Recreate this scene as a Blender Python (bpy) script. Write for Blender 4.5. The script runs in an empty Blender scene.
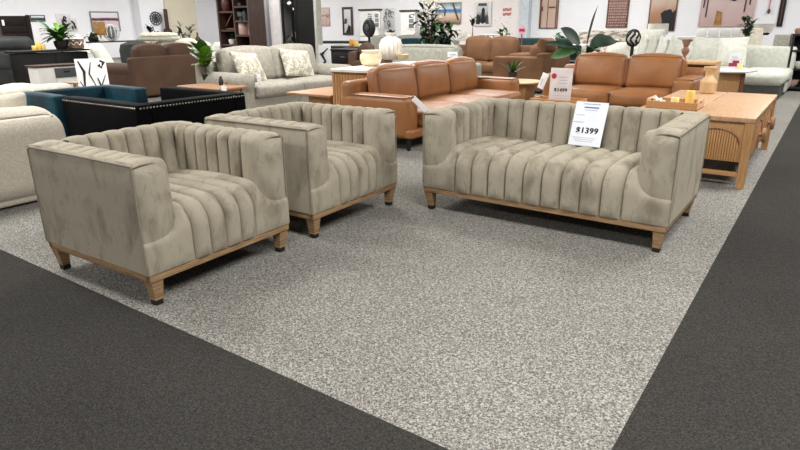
import bpy, bmesh, math, random
from mathutils import Vector, Matrix
PI=math.pi; R=random.Random(7)
C=bpy.context.scene.collection
SC=bpy.context.scene
# ------------------------------------------------------------------ camera solved from the photograph
F=596.27; PITCH=0.32583; ROLL=-0.00904; CH=1.3625; YAW=0.618
cam=bpy.data.cameras.new('camera'); co=bpy.data.objects.new('camera',cam); C.objects.link(co)
co.matrix_world=Matrix.Translation((0,0,CH))@Matrix.Rotation(YAW,4,'Z')@Matrix.Rotation(PI/2-PITCH,4,'X')@Matrix.Rotation(ROLL,4,'Z')
cam.sensor_width=36; cam.lens=F*36/800; cam.clip_end=200; cam.clip_start=.05
SC.camera=co
def ray(u,v):
    d=co.matrix_world.to_3x3()@Vector(((u-400)/F,-(v-225)/F,-1)); return d
def onz(u,v,z):
    d=ray(u,v); t=(z-CH)/d.z; return Vector((d.x*t,d.y*t,z))
def onY(u,v,Y):
    d=ray(u,v); t=Y/d.y; return Vector((d.x*t,Y,CH+d.z*t))
def onX(u,v,X):
    d=ray(u,v); t=X/d.x; return Vector((X,d.y*t,CH+d.z*t))
def ond(u,v,dist):
    d=ray(u,v); t=dist/math.hypot(d.x,d.y); return Vector((d.x*t,d.y*t,CH+d.z*t))
# ------------------------------------------------------------------ materials
MATS={}
def lin(c): return tuple(((x/255)/12.92 if x/255<=.04045 else ((x/255+.055)/1.055)**2.4) for x in c)+(1,)
def mat(name,c,rough=.6,metal=0,c2=None,scale=8,detail=3,lo=.35,hi=.65,bump=0,bscale=60,stretch=(1,1,1),sheen=0,spec=.5,coat=0,coord='Object',dist=0,trans=0):
    m=bpy.data.materials.new(name); m.use_nodes=True; nt=m.node_tree; b=nt.nodes['Principled BSDF']
    b.inputs['Base Color'].default_value=lin(c); b.inputs['Roughness'].default_value=rough; b.inputs['Metallic'].default_value=metal
    b.inputs['Specular IOR Level'].default_value=spec; b.inputs['Coat Weight'].default_value=coat
    b.inputs['Transmission Weight'].default_value=trans
    if sheen:
        b.inputs['Sheen Weight'].default_value=sheen; b.inputs['Sheen Roughness'].default_value=.45; b.inputs['Sheen Tint'].default_value=lin(c)
    tc=nt.nodes.new('ShaderNodeTexCoord'); mp=nt.nodes.new('ShaderNodeMapping'); nt.links.new(tc.outputs[coord],mp.inputs['Vector']); mp.inputs['Scale'].default_value=stretch
    if c2 is None: c2=tuple(max(0,x*.93) for x in c)
    n=nt.nodes.new('ShaderNodeTexNoise'); n.inputs['Scale'].default_value=scale; n.inputs['Detail'].default_value=detail; n.inputs['Distortion'].default_value=dist
    r=nt.nodes.new('ShaderNodeValToRGB'); r.color_ramp.elements[0].position=lo; r.color_ramp.elements[1].position=hi
    r.color_ramp.elements[0].color=lin(c2); r.color_ramp.elements[1].color=lin(c)
    nt.links.new(mp.outputs[0],n.inputs['Vector']); nt.links.new(n.outputs['Fac'],r.inputs[0]); nt.links.new(r.outputs[0],b.inputs['Base Color'])
    if bump:
        bn=nt.nodes.new('ShaderNodeTexNoise'); bn.inputs['Scale'].default_value=bscale; nt.links.new(mp.outputs[0],bn.inputs['Vector'])
        bp=nt.nodes.new('ShaderNodeBump'); bp.inputs['Strength'].default_value=bump; bp.inputs['Distance'].default_value=.01
        nt.links.new(bn.outputs['Fac'],bp.inputs['Height']); nt.links.new(bp.outputs[0],b.inputs['Normal'])
    MATS[name]=m; return m
def M(n): return MATS[n]
mat('velvet',(159,151,134),.85,c2=(126,118,102),scale=7,detail=7,lo=.3,hi=.5,sheen=.3,spec=.2,bump=.05,bscale=90,dist=.5,stretch=(1,1,.55))
def brushed(name):
    m=M(name); nt=m.node_tree; b=nt.nodes['Principled BSDF']; L=b.inputs['Base Color'].links[0].from_socket
    tc=nt.nodes.new('ShaderNodeTexCoord'); mp=nt.nodes.new('ShaderNodeMapping'); mp.inputs['Scale'].default_value=(1,1,.4); nt.links.new(tc.outputs['Object'],mp.inputs[0])
    n=nt.nodes.new('ShaderNodeTexNoise'); n.inputs['Scale'].default_value=26; n.inputs['Detail'].default_value=5; n.inputs['Roughness'].default_value=.65; n.inputs['Distortion'].default_value=.8; nt.links.new(mp.outputs[0],n.inputs['Vector'])
    r=nt.nodes.new('ShaderNodeValToRGB'); e=r.color_ramp.elements; e[0].position=.33; e[0].color=(.78,.77,.75,1); e[1].position=.46; e[1].color=(1.0,1.0,1.0,1); nt.links.new(n.outputs['Fac'],r.inputs[0])
    x=nt.nodes.new('ShaderNodeMix'); x.data_type='RGBA'; x.blend_type='MULTIPLY'; x.inputs[0].default_value=1; nt.links.new(L,x.inputs[6]); nt.links.new(r.outputs[0],x.inputs[7]); nt.links.new(x.outputs[2],b.inputs['Base Color'])
brushed('velvet')
mat('velvet_piping',(140,133,117),.8,sheen=.3,spec=.2)
mat('rail_wood',(168,136,100),.55,c2=(122,94,64),scale=14,stretch=(.6,.6,6),lo=.3,hi=.7)
mat('black_metal',(14,13,13),.45)
mat('ferrule',(22,19,17),.5)
mat('tan_leather',(154,104,62),.42,c2=(132,85,48),scale=3.5,detail=4,lo=.3,hi=.7,bump=.12,bscale=30,spec=.45)
mat('tan_dark',(110,66,38),.5)
mat('tan_suede',(118,86,61),.8,c2=(101,72,50),scale=3,sheen=.1,spec=.2)
mat('brown_suede',(84,63,49),.8,c2=(76,56,45),scale=3,sheen=.05,spec=.2)
mat('grey_fabric',(158,154,143),.9,c2=(144,140,129),scale=20,sheen=.1,spec=.15,bump=.1,bscale=120)
mat('sage_fabric',(164,164,152),.9,c2=(148,148,137),scale=20,spec=.15)
mat('grey_pattern',(196,191,176),.9,c2=(156,151,137),scale=15,detail=1,lo=.44,hi=.54,spec=.15,dist=1.5)
mat('boucle',(196,189,174),.95,c2=(180,172,157),scale=60,detail=4,spec=.1,bump=.35,bscale=110,sheen=.2)
mat('teal_velvet',(11,60,72),.6,c2=(4,28,38),scale=3,sheen=.2,spec=.2)
mat('black_leather',(6,7,9),.7,c2=(4,4,5),scale=5,spec=.05)
mat('charcoal_leather',(52,55,55),.55,c2=(40,42,42),scale=4,spec=.35)
mat('nail',(150,145,135),.3,metal=1)
mat('black_wood',(22,20,20),.5,c2=(14,13,13),spec=.3)
mat('black_gloss',(16,16,18),.22,spec=.5)
mat('dark_wood',(72,46,36),.5,c2=(48,30,24),scale=9,stretch=(3,3,.4))
mat('darkest_wood',(34,22,20),.6,c2=(24,15,14),scale=9,stretch=(3,3,.4),spec=.2)
mat('oak',(196,150,100),.45,c2=(166,119,74),scale=11,detail=5,stretch=(9,1,9),lo=.3,hi=.72,dist=.4)
mat('oak_vert',(190,146,97),.5,c2=(160,116,72),scale=11,detail=5,stretch=(9,9,.7),lo=.3,hi=.72,dist=.4)
mat('oak_top',(196,160,126),.4,c2=(168,130,94),scale=10,detail=5,stretch=(8,.6,1),lo=.3,hi=.7,dist=.4)
mat('oak_pale',(214,180,138),.5,c2=(196,158,114),scale=9,stretch=(6,6,.8))
mat('walnut_top',(166,128,96),.45,c2=(144,106,76),scale=9,stretch=(.8,6,1))
mat('white_paint',(232,230,225),.5,c2=(224,222,216))
mat('white_fabric',(218,217,207),.9,c2=(203,202,191),scale=14,spec=.1,bump=.1,bscale=50)
mat('cream_fabric',(214,208,192),.9,c2=(196,188,170),scale=14,spec=.1)
mat('pale_green_fabric',(200,201,190),.9,c2=(186,187,176),scale=14,spec=.1)
mat('grey_base',(92,92,88),.85,c2=(80,80,76),spec=.15)
mat('floral',(214,206,194),.9,c2=(150,138,126),scale=14,detail=1,lo=.42,hi=.52,coord='Generated')
mat('white_ceramic',(230,226,214),.35,c2=(214,209,195),scale=12)
mat('cream_ceramic',(236,222,190),.5,c2=(226,208,172),scale=6)
mat('candle',(240,208,120),.6,c2=(232,192,96))
mat('candle_pale',(242,224,160),.6,c2=(236,212,140))
mat('orange_glass',(235,160,70),.4)
mat('leaf',(60,104,40),.4,c2=(30,66,26),scale=9,spec=.4)
mat('leaf_bright',(112,150,44),.4,c2=(70,112,32),scale=6,spec=.4)
mat('leaf_dark',(46,70,50),.42,c2=(24,42,30),scale=7,spec=.4)
mat('stem',(92,76,50),.8)
mat('blossom',(226,222,206),.8)
mat('black_pot',(20,20,22),.5)
mat('basket',(150,122,92),.9,c2=(110,86,62),scale=40,bump=.4,bscale=60)
mat('soil',(40,32,26),.95)
mat('paper',(236,240,246),.6,c2=(232,236,243))
mat('paper_pink',(240,228,226),.6)
mat('ink',(22,22,26),.7); mat('ink_blue',(96,112,178),.7); mat('ink_soft',(188,194,208),.7); mat('red',(206,52,56),.6); mat('magenta',(150,40,84),.6); mat('pink',(224,150,160),.7)
mat('tag_white',(244,243,240),.6)
mat('rose_ceramic',(196,160,150),.6); mat('maroon_ceramic',(84,40,36),.5); mat('grey_ceramic',(120,126,122),.5)
mat('brown_ceramic',(150,112,92),.6,c2=(122,88,72))
mat('gold',(176,132,66),.4,c2=(140,100,44))
mat('wall_paint',(246,246,249),.85,c2=(243,243,247),scale=2)
mat('wall_warm',(249,241,239),.85,c2=(246,238,236),scale=2)
mat('wall_beige',(216,208,186),.85,c2=(212,204,182),scale=2)
mat('column_paint',(206,204,194),.85)
mat('column_bluish',(214,224,232),.85)
mat('ceiling_paint',(235,235,235),.9)
mat('charcoal_fabric',(46,50,48),.9,c2=(38,42,40))
mat('green_velvet',(28,62,56),.7,c2=(20,48,44))
mat('slate',(74,78,82),.6)
mat('mirror_glass',(190,194,196),.08,metal=1)
mat('clear_glass',(8,9,10),.05,spec=.8)
mat('pane',(160,165,168),.1,metal=.6)
# glossy window panes of the far hutches: grey reflective glass
def carpet(name,a,b,c,scale):
    m=bpy.data.materials.new(name); m.use_nodes=True; nt=m.node_tree; p=nt.nodes['Principled BSDF']
    p.inputs['Roughness'].default_value=.95; p.inputs['Specular IOR Level'].default_value=.1
    tc=nt.nodes.new('ShaderNodeTexCoord')
    n=nt.nodes.new('ShaderNodeTexVoronoi'); n.inputs['Scale'].default_value=scale; sepn=nt.nodes.new('ShaderNodeSeparateColor'); nt.links.new(n.outputs['Color'],sepn.inputs[0])
    v=nt.nodes.new('ShaderNodeTexNoise'); v.inputs['Scale'].default_value=scale*.38; v.inputs['Detail'].default_value=3
    big=nt.nodes.new('ShaderNodeTexNoise'); big.inputs['Scale'].default_value=1.3; big.inputs['Detail'].default_value=4
    for x in (n,v,big): nt.links.new(tc.outputs['Object'],x.inputs['Vector'])
    m1=nt.nodes.new('ShaderNodeMath'); m1.operation='MULTIPLY_ADD'; m1.inputs[1].default_value=.45; nt.links.new(sepn.outputs[0],m1.inputs[0])
    m2=nt.nodes.new('ShaderNodeMath'); m2.operation='MULTIPLY'; m2.inputs[1].default_value=.55; nt.links.new(v.outputs['Fac'],m2.inputs[0]); nt.links.new(m2.outputs[0],m1.inputs[2])
    r=nt.nodes.new('ShaderNodeValToRGB'); e=r.color_ramp.elements
    e[0].position=.24; e[0].color=lin(a); e[1].position=.76; e[1].color=lin(c); k=e.new(.5); k.color=lin(b)
    nt.links.new(m1.outputs[0],r.inputs[0])
    r2=nt.nodes.new('ShaderNodeValToRGB'); r2.color_ramp.elements[0].position=.3; r2.color_ramp.elements[1].position=.7
    r2.color_ramp.elements[0].color=(.86,.86,.86,1); r2.color_ramp.elements[1].color=(1,1,1,1); nt.links.new(big.outputs['Fac'],r2.inputs[0])
    mx=nt.nodes.new('ShaderNodeMix'); mx.data_type='RGBA'; mx.blend_type='MULTIPLY'; mx.inputs[0].default_value=1
    nt.links.new(r.outputs[0],mx.inputs[6]); nt.links.new(r2.outputs[0],mx.inputs[7]); nt.links.new(mx.outputs[2],p.inputs['Base Color'])
    bp=nt.nodes.new('ShaderNodeBump'); bp.inputs['Strength'].default_value=.5; bp.inputs['Distance'].default_value=.01
    nt.links.new(m1.outputs[0],bp.inputs['Height']); nt.links.new(bp.outputs[0],p.inputs['Normal'])
    MATS[name]=m
carpet('carpet_light',(78,76,71),(126,123,117),(178,175,168),190)
carpet('carpet_dark',(40,38,36),(54,52,49),(70,68,65),230)
def art(name,stops,scale=2,detail=3,dist=.5,mix=.35,axis='Z',stretch=(1,1,1)):
    """picture content: colour bands along the height broken up by noise"""
    m=bpy.data.materials.new(name); m.use_nodes=True; nt=m.node_tree; p=nt.nodes['Principled BSDF']; p.inputs['Roughness'].default_value=.7
    tc=nt.nodes.new('ShaderNodeTexCoord'); sp=nt.nodes.new('ShaderNodeSeparateXYZ'); nt.links.new(tc.outputs['Generated'],sp.inputs[0])
    mp=nt.nodes.new('ShaderNodeMapping'); mp.inputs['Scale'].default_value=stretch; nt.links.new(tc.outputs['Generated'],mp.inputs[0])
    n=nt.nodes.new('ShaderNodeTexNoise'); n.inputs['Scale'].default_value=scale; n.inputs['Detail'].default_value=detail; n.inputs['Distortion'].default_value=dist; nt.links.new(mp.outputs[0],n.inputs['Vector'])
    a=nt.nodes.new('ShaderNodeMath'); a.operation='SUBTRACT'; a.inputs[1].default_value=.5; nt.links.new(n.outputs['Fac'],a.inputs[0])
    b=nt.nodes.new('ShaderNodeMath'); b.operation='MULTIPLY_ADD'; b.inputs[1].default_value=mix*2; nt.links.new(a.outputs[0],b.inputs[0]); nt.links.new(sp.outputs[axis],b.inputs[2])
    r=nt.nodes.new('ShaderNodeValToRGB'); e=r.color_ramp.elements
    for i,(t,c) in enumerate(stops):
        k=e[i] if i<2 else e.new(t)
        k.position=t; k.color=lin(c)
    nt.links.new(b.outputs[0],r.inputs[0]); nt.links.new(r.outputs[0],p.inputs['Base Color']); MATS[name]=m
W_=(238,236,236)
art('art_sunset',[(0,(226,214,218)),(1,(240,236,240)),(.5,(224,200,206)),(.56,(70,48,64)),(.66,(96,66,84)),(.72,(236,226,232))],3,mix=.07)
art('art_skyline',[(0,(150,155,165)),(1,(232,234,240)),(.25,(40,44,54)),(.55,(60,64,74)),(.6,(210,214,222))],7,1,mix=.2,stretch=(5,1,.2))
art('art_rose',[(0,(176,138,128)),(1,(206,178,170)),(.4,(214,190,180)),(.6,(158,112,104)),(.8,(222,200,192))],4,mix=.5)
art('art_beach',[(0,(110,84,72)),(1,(120,132,120)),(.3,(216,186,160)),(.46,(226,206,186)),(.52,(86,152,196)),(.66,(60,120,170)),(.74,(206,222,236))],3.2,mix=.1)
art('art_cactus',[(0,(28,30,32)),(1,(208,210,212)),(.3,(34,36,38)),(.45,(120,124,126)),(.6,(196,198,200))],6,2,mix=.38,stretch=(3,1,.7))
art('art_barn',[(0,(206,180,164)),(1,(216,196,182)),(.5,(196,168,152))],5,mix=.3,stretch=(4,1,.3))
art('art_rust',[(0,(150,110,86)),(1,(214,206,200)),(.35,(176,130,100)),(.6,(206,186,170))],2.4,mix=.18)
art('art_mauve',[(0,(196,166,160)),(1,(224,208,206)),(.5,(214,192,188)),(.75,(202,178,172))],3,mix=.25)
art('art_grey',[(0,(200,198,196)),(1,(228,228,230)),(.5,(214,212,212))],3,mix=.3)
art('art_plank',[(0,(96,72,64)),(1,(110,84,74)),(.5,(140,112,102))],6,mix=.4,stretch=(.5,1,4))
art('brick_white',[(0,(226,222,220)),(1,(240,238,238)),(.5,(206,200,200))],5,mix=.5,stretch=(1,1,7))
art('strip_grey',[(0,(120,118,124)),(1,(176,174,180)),(.5,(146,144,150))],5,mix=.5,stretch=(6,1,1))
# ------------------------------------------------------------------ mesh helpers
def grid(bm,f,us,vs,flip=False):
    vv=[[bm.verts.new(f(u,v)) for v in vs] for u in us]
    for i in range(len(us)-1):
        for j in range(len(vs)-1):
            q=[vv[i][j],vv[i+1][j],vv[i+1][j+1],vv[i][j+1]]
            if flip: q.reverse()
            try: bm.faces.new(q)
            except ValueError: pass
    return vv
def axpts(h,r,seg,mid):
    r=min(r,h*.999)
    a=[-h+r*i/seg for i in range(seg)]
    b=[-h+r+(2*h-2*r)*i/mid for i in range(mid+1)]
    return a+b+[-x for x in reversed(a)]
def box(bm,c,s,r=.012,puff=0,seg=2,mid=None,mx=None,taper=0,pax=(0,1,2),pinch=0):
    """soft-edged box centred at c with full size s; puff swells the faces"""
    h=[x/2 for x in s]; r=min(r,min(h)*.98); mid=mid or (4 if puff else 1)
    A=[axpts(x,r,seg,mid) for x in h]; cache={}
    mx=mx or Matrix.Identity(4); c=Vector(c)
    def vert(p):
        k=tuple(round(x,6) for x in p)
        if k in cache: return cache[k]
        inn=[max(-(h[i]-r),min(h[i]-r,p[i])) for i in range(3)]
        d=Vector([p[i]-inn[i] for i in range(3)])
        if d.length>0: d=d.normalized()*r
        q=Vector(inn)+d
        if puff:
            n=[p[i]/h[i] for i in range(3)]
            for i in pax:
                o=[n[j] for j in range(3) if j!=i]
                q[i]+=puff*n[i]*(1-o[0]**2)*(1-o[1]**2)
        if pinch:
            q.x*=1-pinch*(1-(p[2]/h[2])**2); q.z*=1-pinch*(1-(p[0]/h[0])**2)
        if taper: 
            k2=1-taper*(q.z/h[2]+1)/2; q.x*=k2; q.y*=k2
        cache[k]=bm.verts.new(mx@(q+c)); return cache[k]
    for ax in range(3):
        b,cx=[i for i in range(3) if i!=ax]
        for sgn in (-1,1):
            for i in range(len(A[b])-1):
                for j in range(len(A[cx])-1):
                    q=[]
                    for (ii,jj) in ((i,j),(i+1,j),(i+1,j+1),(i,j+1)):
                        p=[0,0,0]; p[ax]=sgn*h[ax]; p[b]=A[b][ii]; p[cx]=A[cx][jj]; q.append(vert(p))
                    if len(set(q))<3: continue
                    try: bm.faces.new(q)
                    except ValueError: pass
    return bm
def lathe(bm,prof,c=(0,0,0),seg=20,mx=None,flute=0,nf=0):
    c=Vector(c); mx=mx or Matrix.Identity(4); rings=[]
    for r,z in prof:
        ring=[]
        for k in range(seg):
            a=2*PI*k/seg; rr=r*(1+flute*math.cos(nf*a)) if flute else r
            ring.append(bm.verts.new(mx@(c+Vector((rr*math.cos(a),rr*math.sin(a),z)))))
        rings.append(ring)
    for i in range(len(rings)-1):
        for k in range(seg):
            bm.faces.new([rings[i][k],rings[i][(k+1)%seg],rings[i+1][(k+1)%seg],rings[i+1][k]])
    if prof[0][0]>1e-4: bm.faces.new(list(reversed(rings[0])))
    if prof[-1][0]>1e-4: bm.faces.new(rings[-1])
    return bm
def tube(bm,pts,r,seg=8):
    pts=[Vector(p) for p in pts]; rings=[]
    rr=r if isinstance(r,(list,tuple)) else [r]*len(pts)
    for i,p in enumerate(pts):
        d=(pts[min(i+1,len(pts)-1)]-pts[max(i-1,0)]).normalized()
        up=Vector((0,0,1)) if abs(d.z)<.9 else Vector((1,0,0))
        a=d.cross(up).normalized(); b=d.cross(a)
        rings.append([bm.verts.new(p+(a*math.cos(2*PI*k/seg)+b*math.sin(2*PI*k/seg))*rr[i]) for k in range(seg)])
    for i in range(len(rings)-1):
        for k in range(seg): bm.faces.new([rings[i][k],rings[i][(k+1)%seg],rings[i+1][(k+1)%seg],rings[i+1][k]])
    bm.faces.new(list(reversed(rings[0]))); bm.faces.new(rings[-1]); return bm
def taper_leg(bm,top,bot,wt,wb):
    t=Vector(top); b=Vector(bot); vs=[]
    for c,w in ((b,wb),(t,wt)):
        vs.append([bm.verts.new(c+Vector((x*w/2,y*w/2,0))) for x,y in ((-1,-1),(1,-1),(1,1),(-1,1))])
    for k in range(4): bm.faces.new([vs[0][k],vs[0][(k+1)%4],vs[1][(k+1)%4],vs[1][k]])
    bm.faces.new(vs[0][::-1]); bm.faces.new(vs[1]); return bm
def leaf(bm,base,az,el,L,w,droop=.6,seg=5,fold=.12,roll=0):
    """one bent leaf blade with a midrib fold"""
    p=Vector(base); rows=[]; e=el
    for i in range(seg+1):
        t=i/seg; ww=w*math.sin(PI*min(1,t*.93+.06))**.8/2
        d=Vector((math.cos(az)*math.cos(e),math.sin(az)*math.cos(e),math.sin(e)))
        s=Vector((-math.sin(az),math.cos(az),0)); n=s.cross(d); s,n=s*math.cos(roll)+n*math.sin(roll),n*math.cos(roll)-s*math.sin(roll)
        rows.append([bm.verts.new(p+s*ww-n*fold*ww),bm.verts.new(p+n*0),bm.verts.new(p-s*ww-n*fold*ww)])
        p=p+d*(L/seg); e-=droop/seg
    for i in range(seg):
        for k in (0,1): bm.faces.new([rows[i][k],rows[i][k+1],rows[i+1][k+1],rows[i+1][k]])
def obj(name,bm,m,parent=None,ang=42,label=None):
    bmesh.ops.recalc_face_normals(bm,faces=bm.faces)
    me=bpy.data.meshes.new(name); bm.to_mesh(me); bm.free()
    for p in me.polygons: p.use_smooth=True
    me.set_sharp_from_angle(angle=math.radians(ang))
    for x in (m if isinstance(m,(list,tuple)) else [m]): me.materials.append(M(x) if isinstance(x,str) else x)
    o=bpy.data.objects.new(name,me); C.objects.link(o)
    if parent: o.parent=parent
    if label: o['label']=label
    return o
def B(): return bmesh.new()
def thing(name,label,cat,loc=(0,0,0),rz=0,group=None):
    o=bpy.data.objects.new(name,None); C.objects.link(o); o.empty_display_size=.1
    o.location=loc; o.rotation_euler=(0,0,rz); o['label']=label; o['category']=cat
    if group: o['group']=group
    return o
def tag(o,label,cat,group=None,loc=None,rz=0):
    o['label']=label; o['category']=cat
    if group: o['group']=group
    if loc is not None: o.location=loc; o.rotation_euler=(0,0,rz)
    return o
def struct(name,bm,m):
    o=obj(name,bm,m); o['kind']='structure'; return o
def kids(o): return [x for x in C.objects if x.parent==o]
def copy_tree(o,parent=None):
    c=o.copy(); C.objects.link(c)
    if parent: c.parent=parent
    for ch in kids(o): copy_tree(ch,c)
    return c
def bxo(name,c,s,m,parent,r=.012,puff=0,**k):
    lb=k.pop('label',None)
    return obj(name,box(B(),c,s,r,puff,**k),m,parent,label=lb)
def RX(a): return Matrix.Rotation(a,4,'X')
def at(c,m): return Matrix.Translation(c)@m@Matrix.Translation(-Vector(c))
def sm(a,b,x):
    t=max(0,min(1,(x-a)/(b-a))); return t*t*(3-2*t)
# ------------------------------------------------------------------ setting
def plane(bm,x0,x1,y0,y1,z=0,n=1):
    q=[bm.verts.new((x,y,z)) for x,y in ((x0,y0),(x1,y0),(x1,y1),(x0,y1))]; bm.faces.new(q); return bm
XE=-.385; YE=1.447; XL=-27; XR=8; YB=22
fl=struct('floor',plane(B(),XL,XE,YE,YB),'carpet_light')
b=B(); plane(b,XE,XR,-6,YB); plane(b,XL,XE,-6,YE)
struct('floor_aisle',b,'carpet_dark')
CEIL=4.2
struct('ceiling',box(B(),((XL+XR)/2,8,CEIL+.1),(XR-XL,28.4,.2),.01),'ceiling_paint')
struct('wall_left',box(B(),(XL-.1,8,CEIL/2),(.2,28.4,CEIL),.005),'wall_paint')
struct('wall_back',box(B(),((XL+XR)/2,YB+.1,CEIL/2),(XR-XL,.2,CEIL),.005),'wall_paint')
def wallpanel(name,u0,u1,m,th=.3,off=.3):
    a=onX(u0,20,XL+off); c=onX(u1,20,XL+off)
    return struct(name,box(B(),(XL+off/2,(a.y+c.y)/2,CEIL/2),(off,abs(c.y-a.y),CEIL),.005),m)
wallpanel('wall_panel_white',141,166,'wall_paint',off=.5)
wallpanel('wall_panel_beige',166.5,197,'wall_beige',off=.6)
a=onY(421,20,YB-.1); c=onY(521,20,YB-.1)
struct('wall_panel_warm',box(B(),((a.x+c.x)/2,YB-.06,CEIL/2),(c.x-a.x,.12,CEIL),.005),'wall_warm')
a=onY(520,20,YB-.3); c=onY(528,20,YB-.3)
struct('wall_pilaster',box(B(),((a.x+c.x)/2,YB-.15,CEIL/2),(c.x-a.x,.3,CEIL),.005),'column_bluish')
a=onY(309,40,14); c=onY(317.5,40,14)
struct('wall_column_grey',box(B(),((a.x+c.x)/2,14.12,CEIL/2),(c.x-a.x,.24,CEIL),.01),'column_paint')
# whitewashed brick column beside the bookcase
a=onY(267.5,20,12.9); c=onY(279,20,12.9)
struct('wall_column_brick',box(B(),((a.x+c.x)/2,13.1,CEIL/2),(c.x-a.x,.3,CEIL),.01),'brick_white')
a=onY(259,20,12.85); c=onY(267.5,20,12.85)
struct('wall_column_strip',box(B(),((a.x+c.x)/2,13.05,CEIL/2),(c.x-a.x,.4,CEIL),.01),'strip_grey')
# the showroom's ceiling light panels (above the view), plus an added row behind the camera
LP=43
for x in (-22,-14,-6.5,1):
    for y in (-4,1.5,7,12.5,18.2):  # first row is unseen fill, added to brighten sides facing the camera
        l=bpy.data.lights.new('troffer_lamp','AREA'); l.shape='RECTANGLE'; l.size=2.6; l.size_y=1.2; l.energy=LP*(6.6 if y<18 else 5.5); l.color=(1,.985,.965)
        lo=bpy.data.objects.new('troffer_lamp',l); C.objects.link(lo); lo.location=(x,y,CEIL-.08)
w=bpy.data.worlds.new('World'); SC.world=w; w.use_nodes=True; w.node_tree.nodes['Background'].inputs[0].default_value=(.95,.97,1,1); w.node_tree.nodes['Background'].inputs[1].default_value=.12
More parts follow.
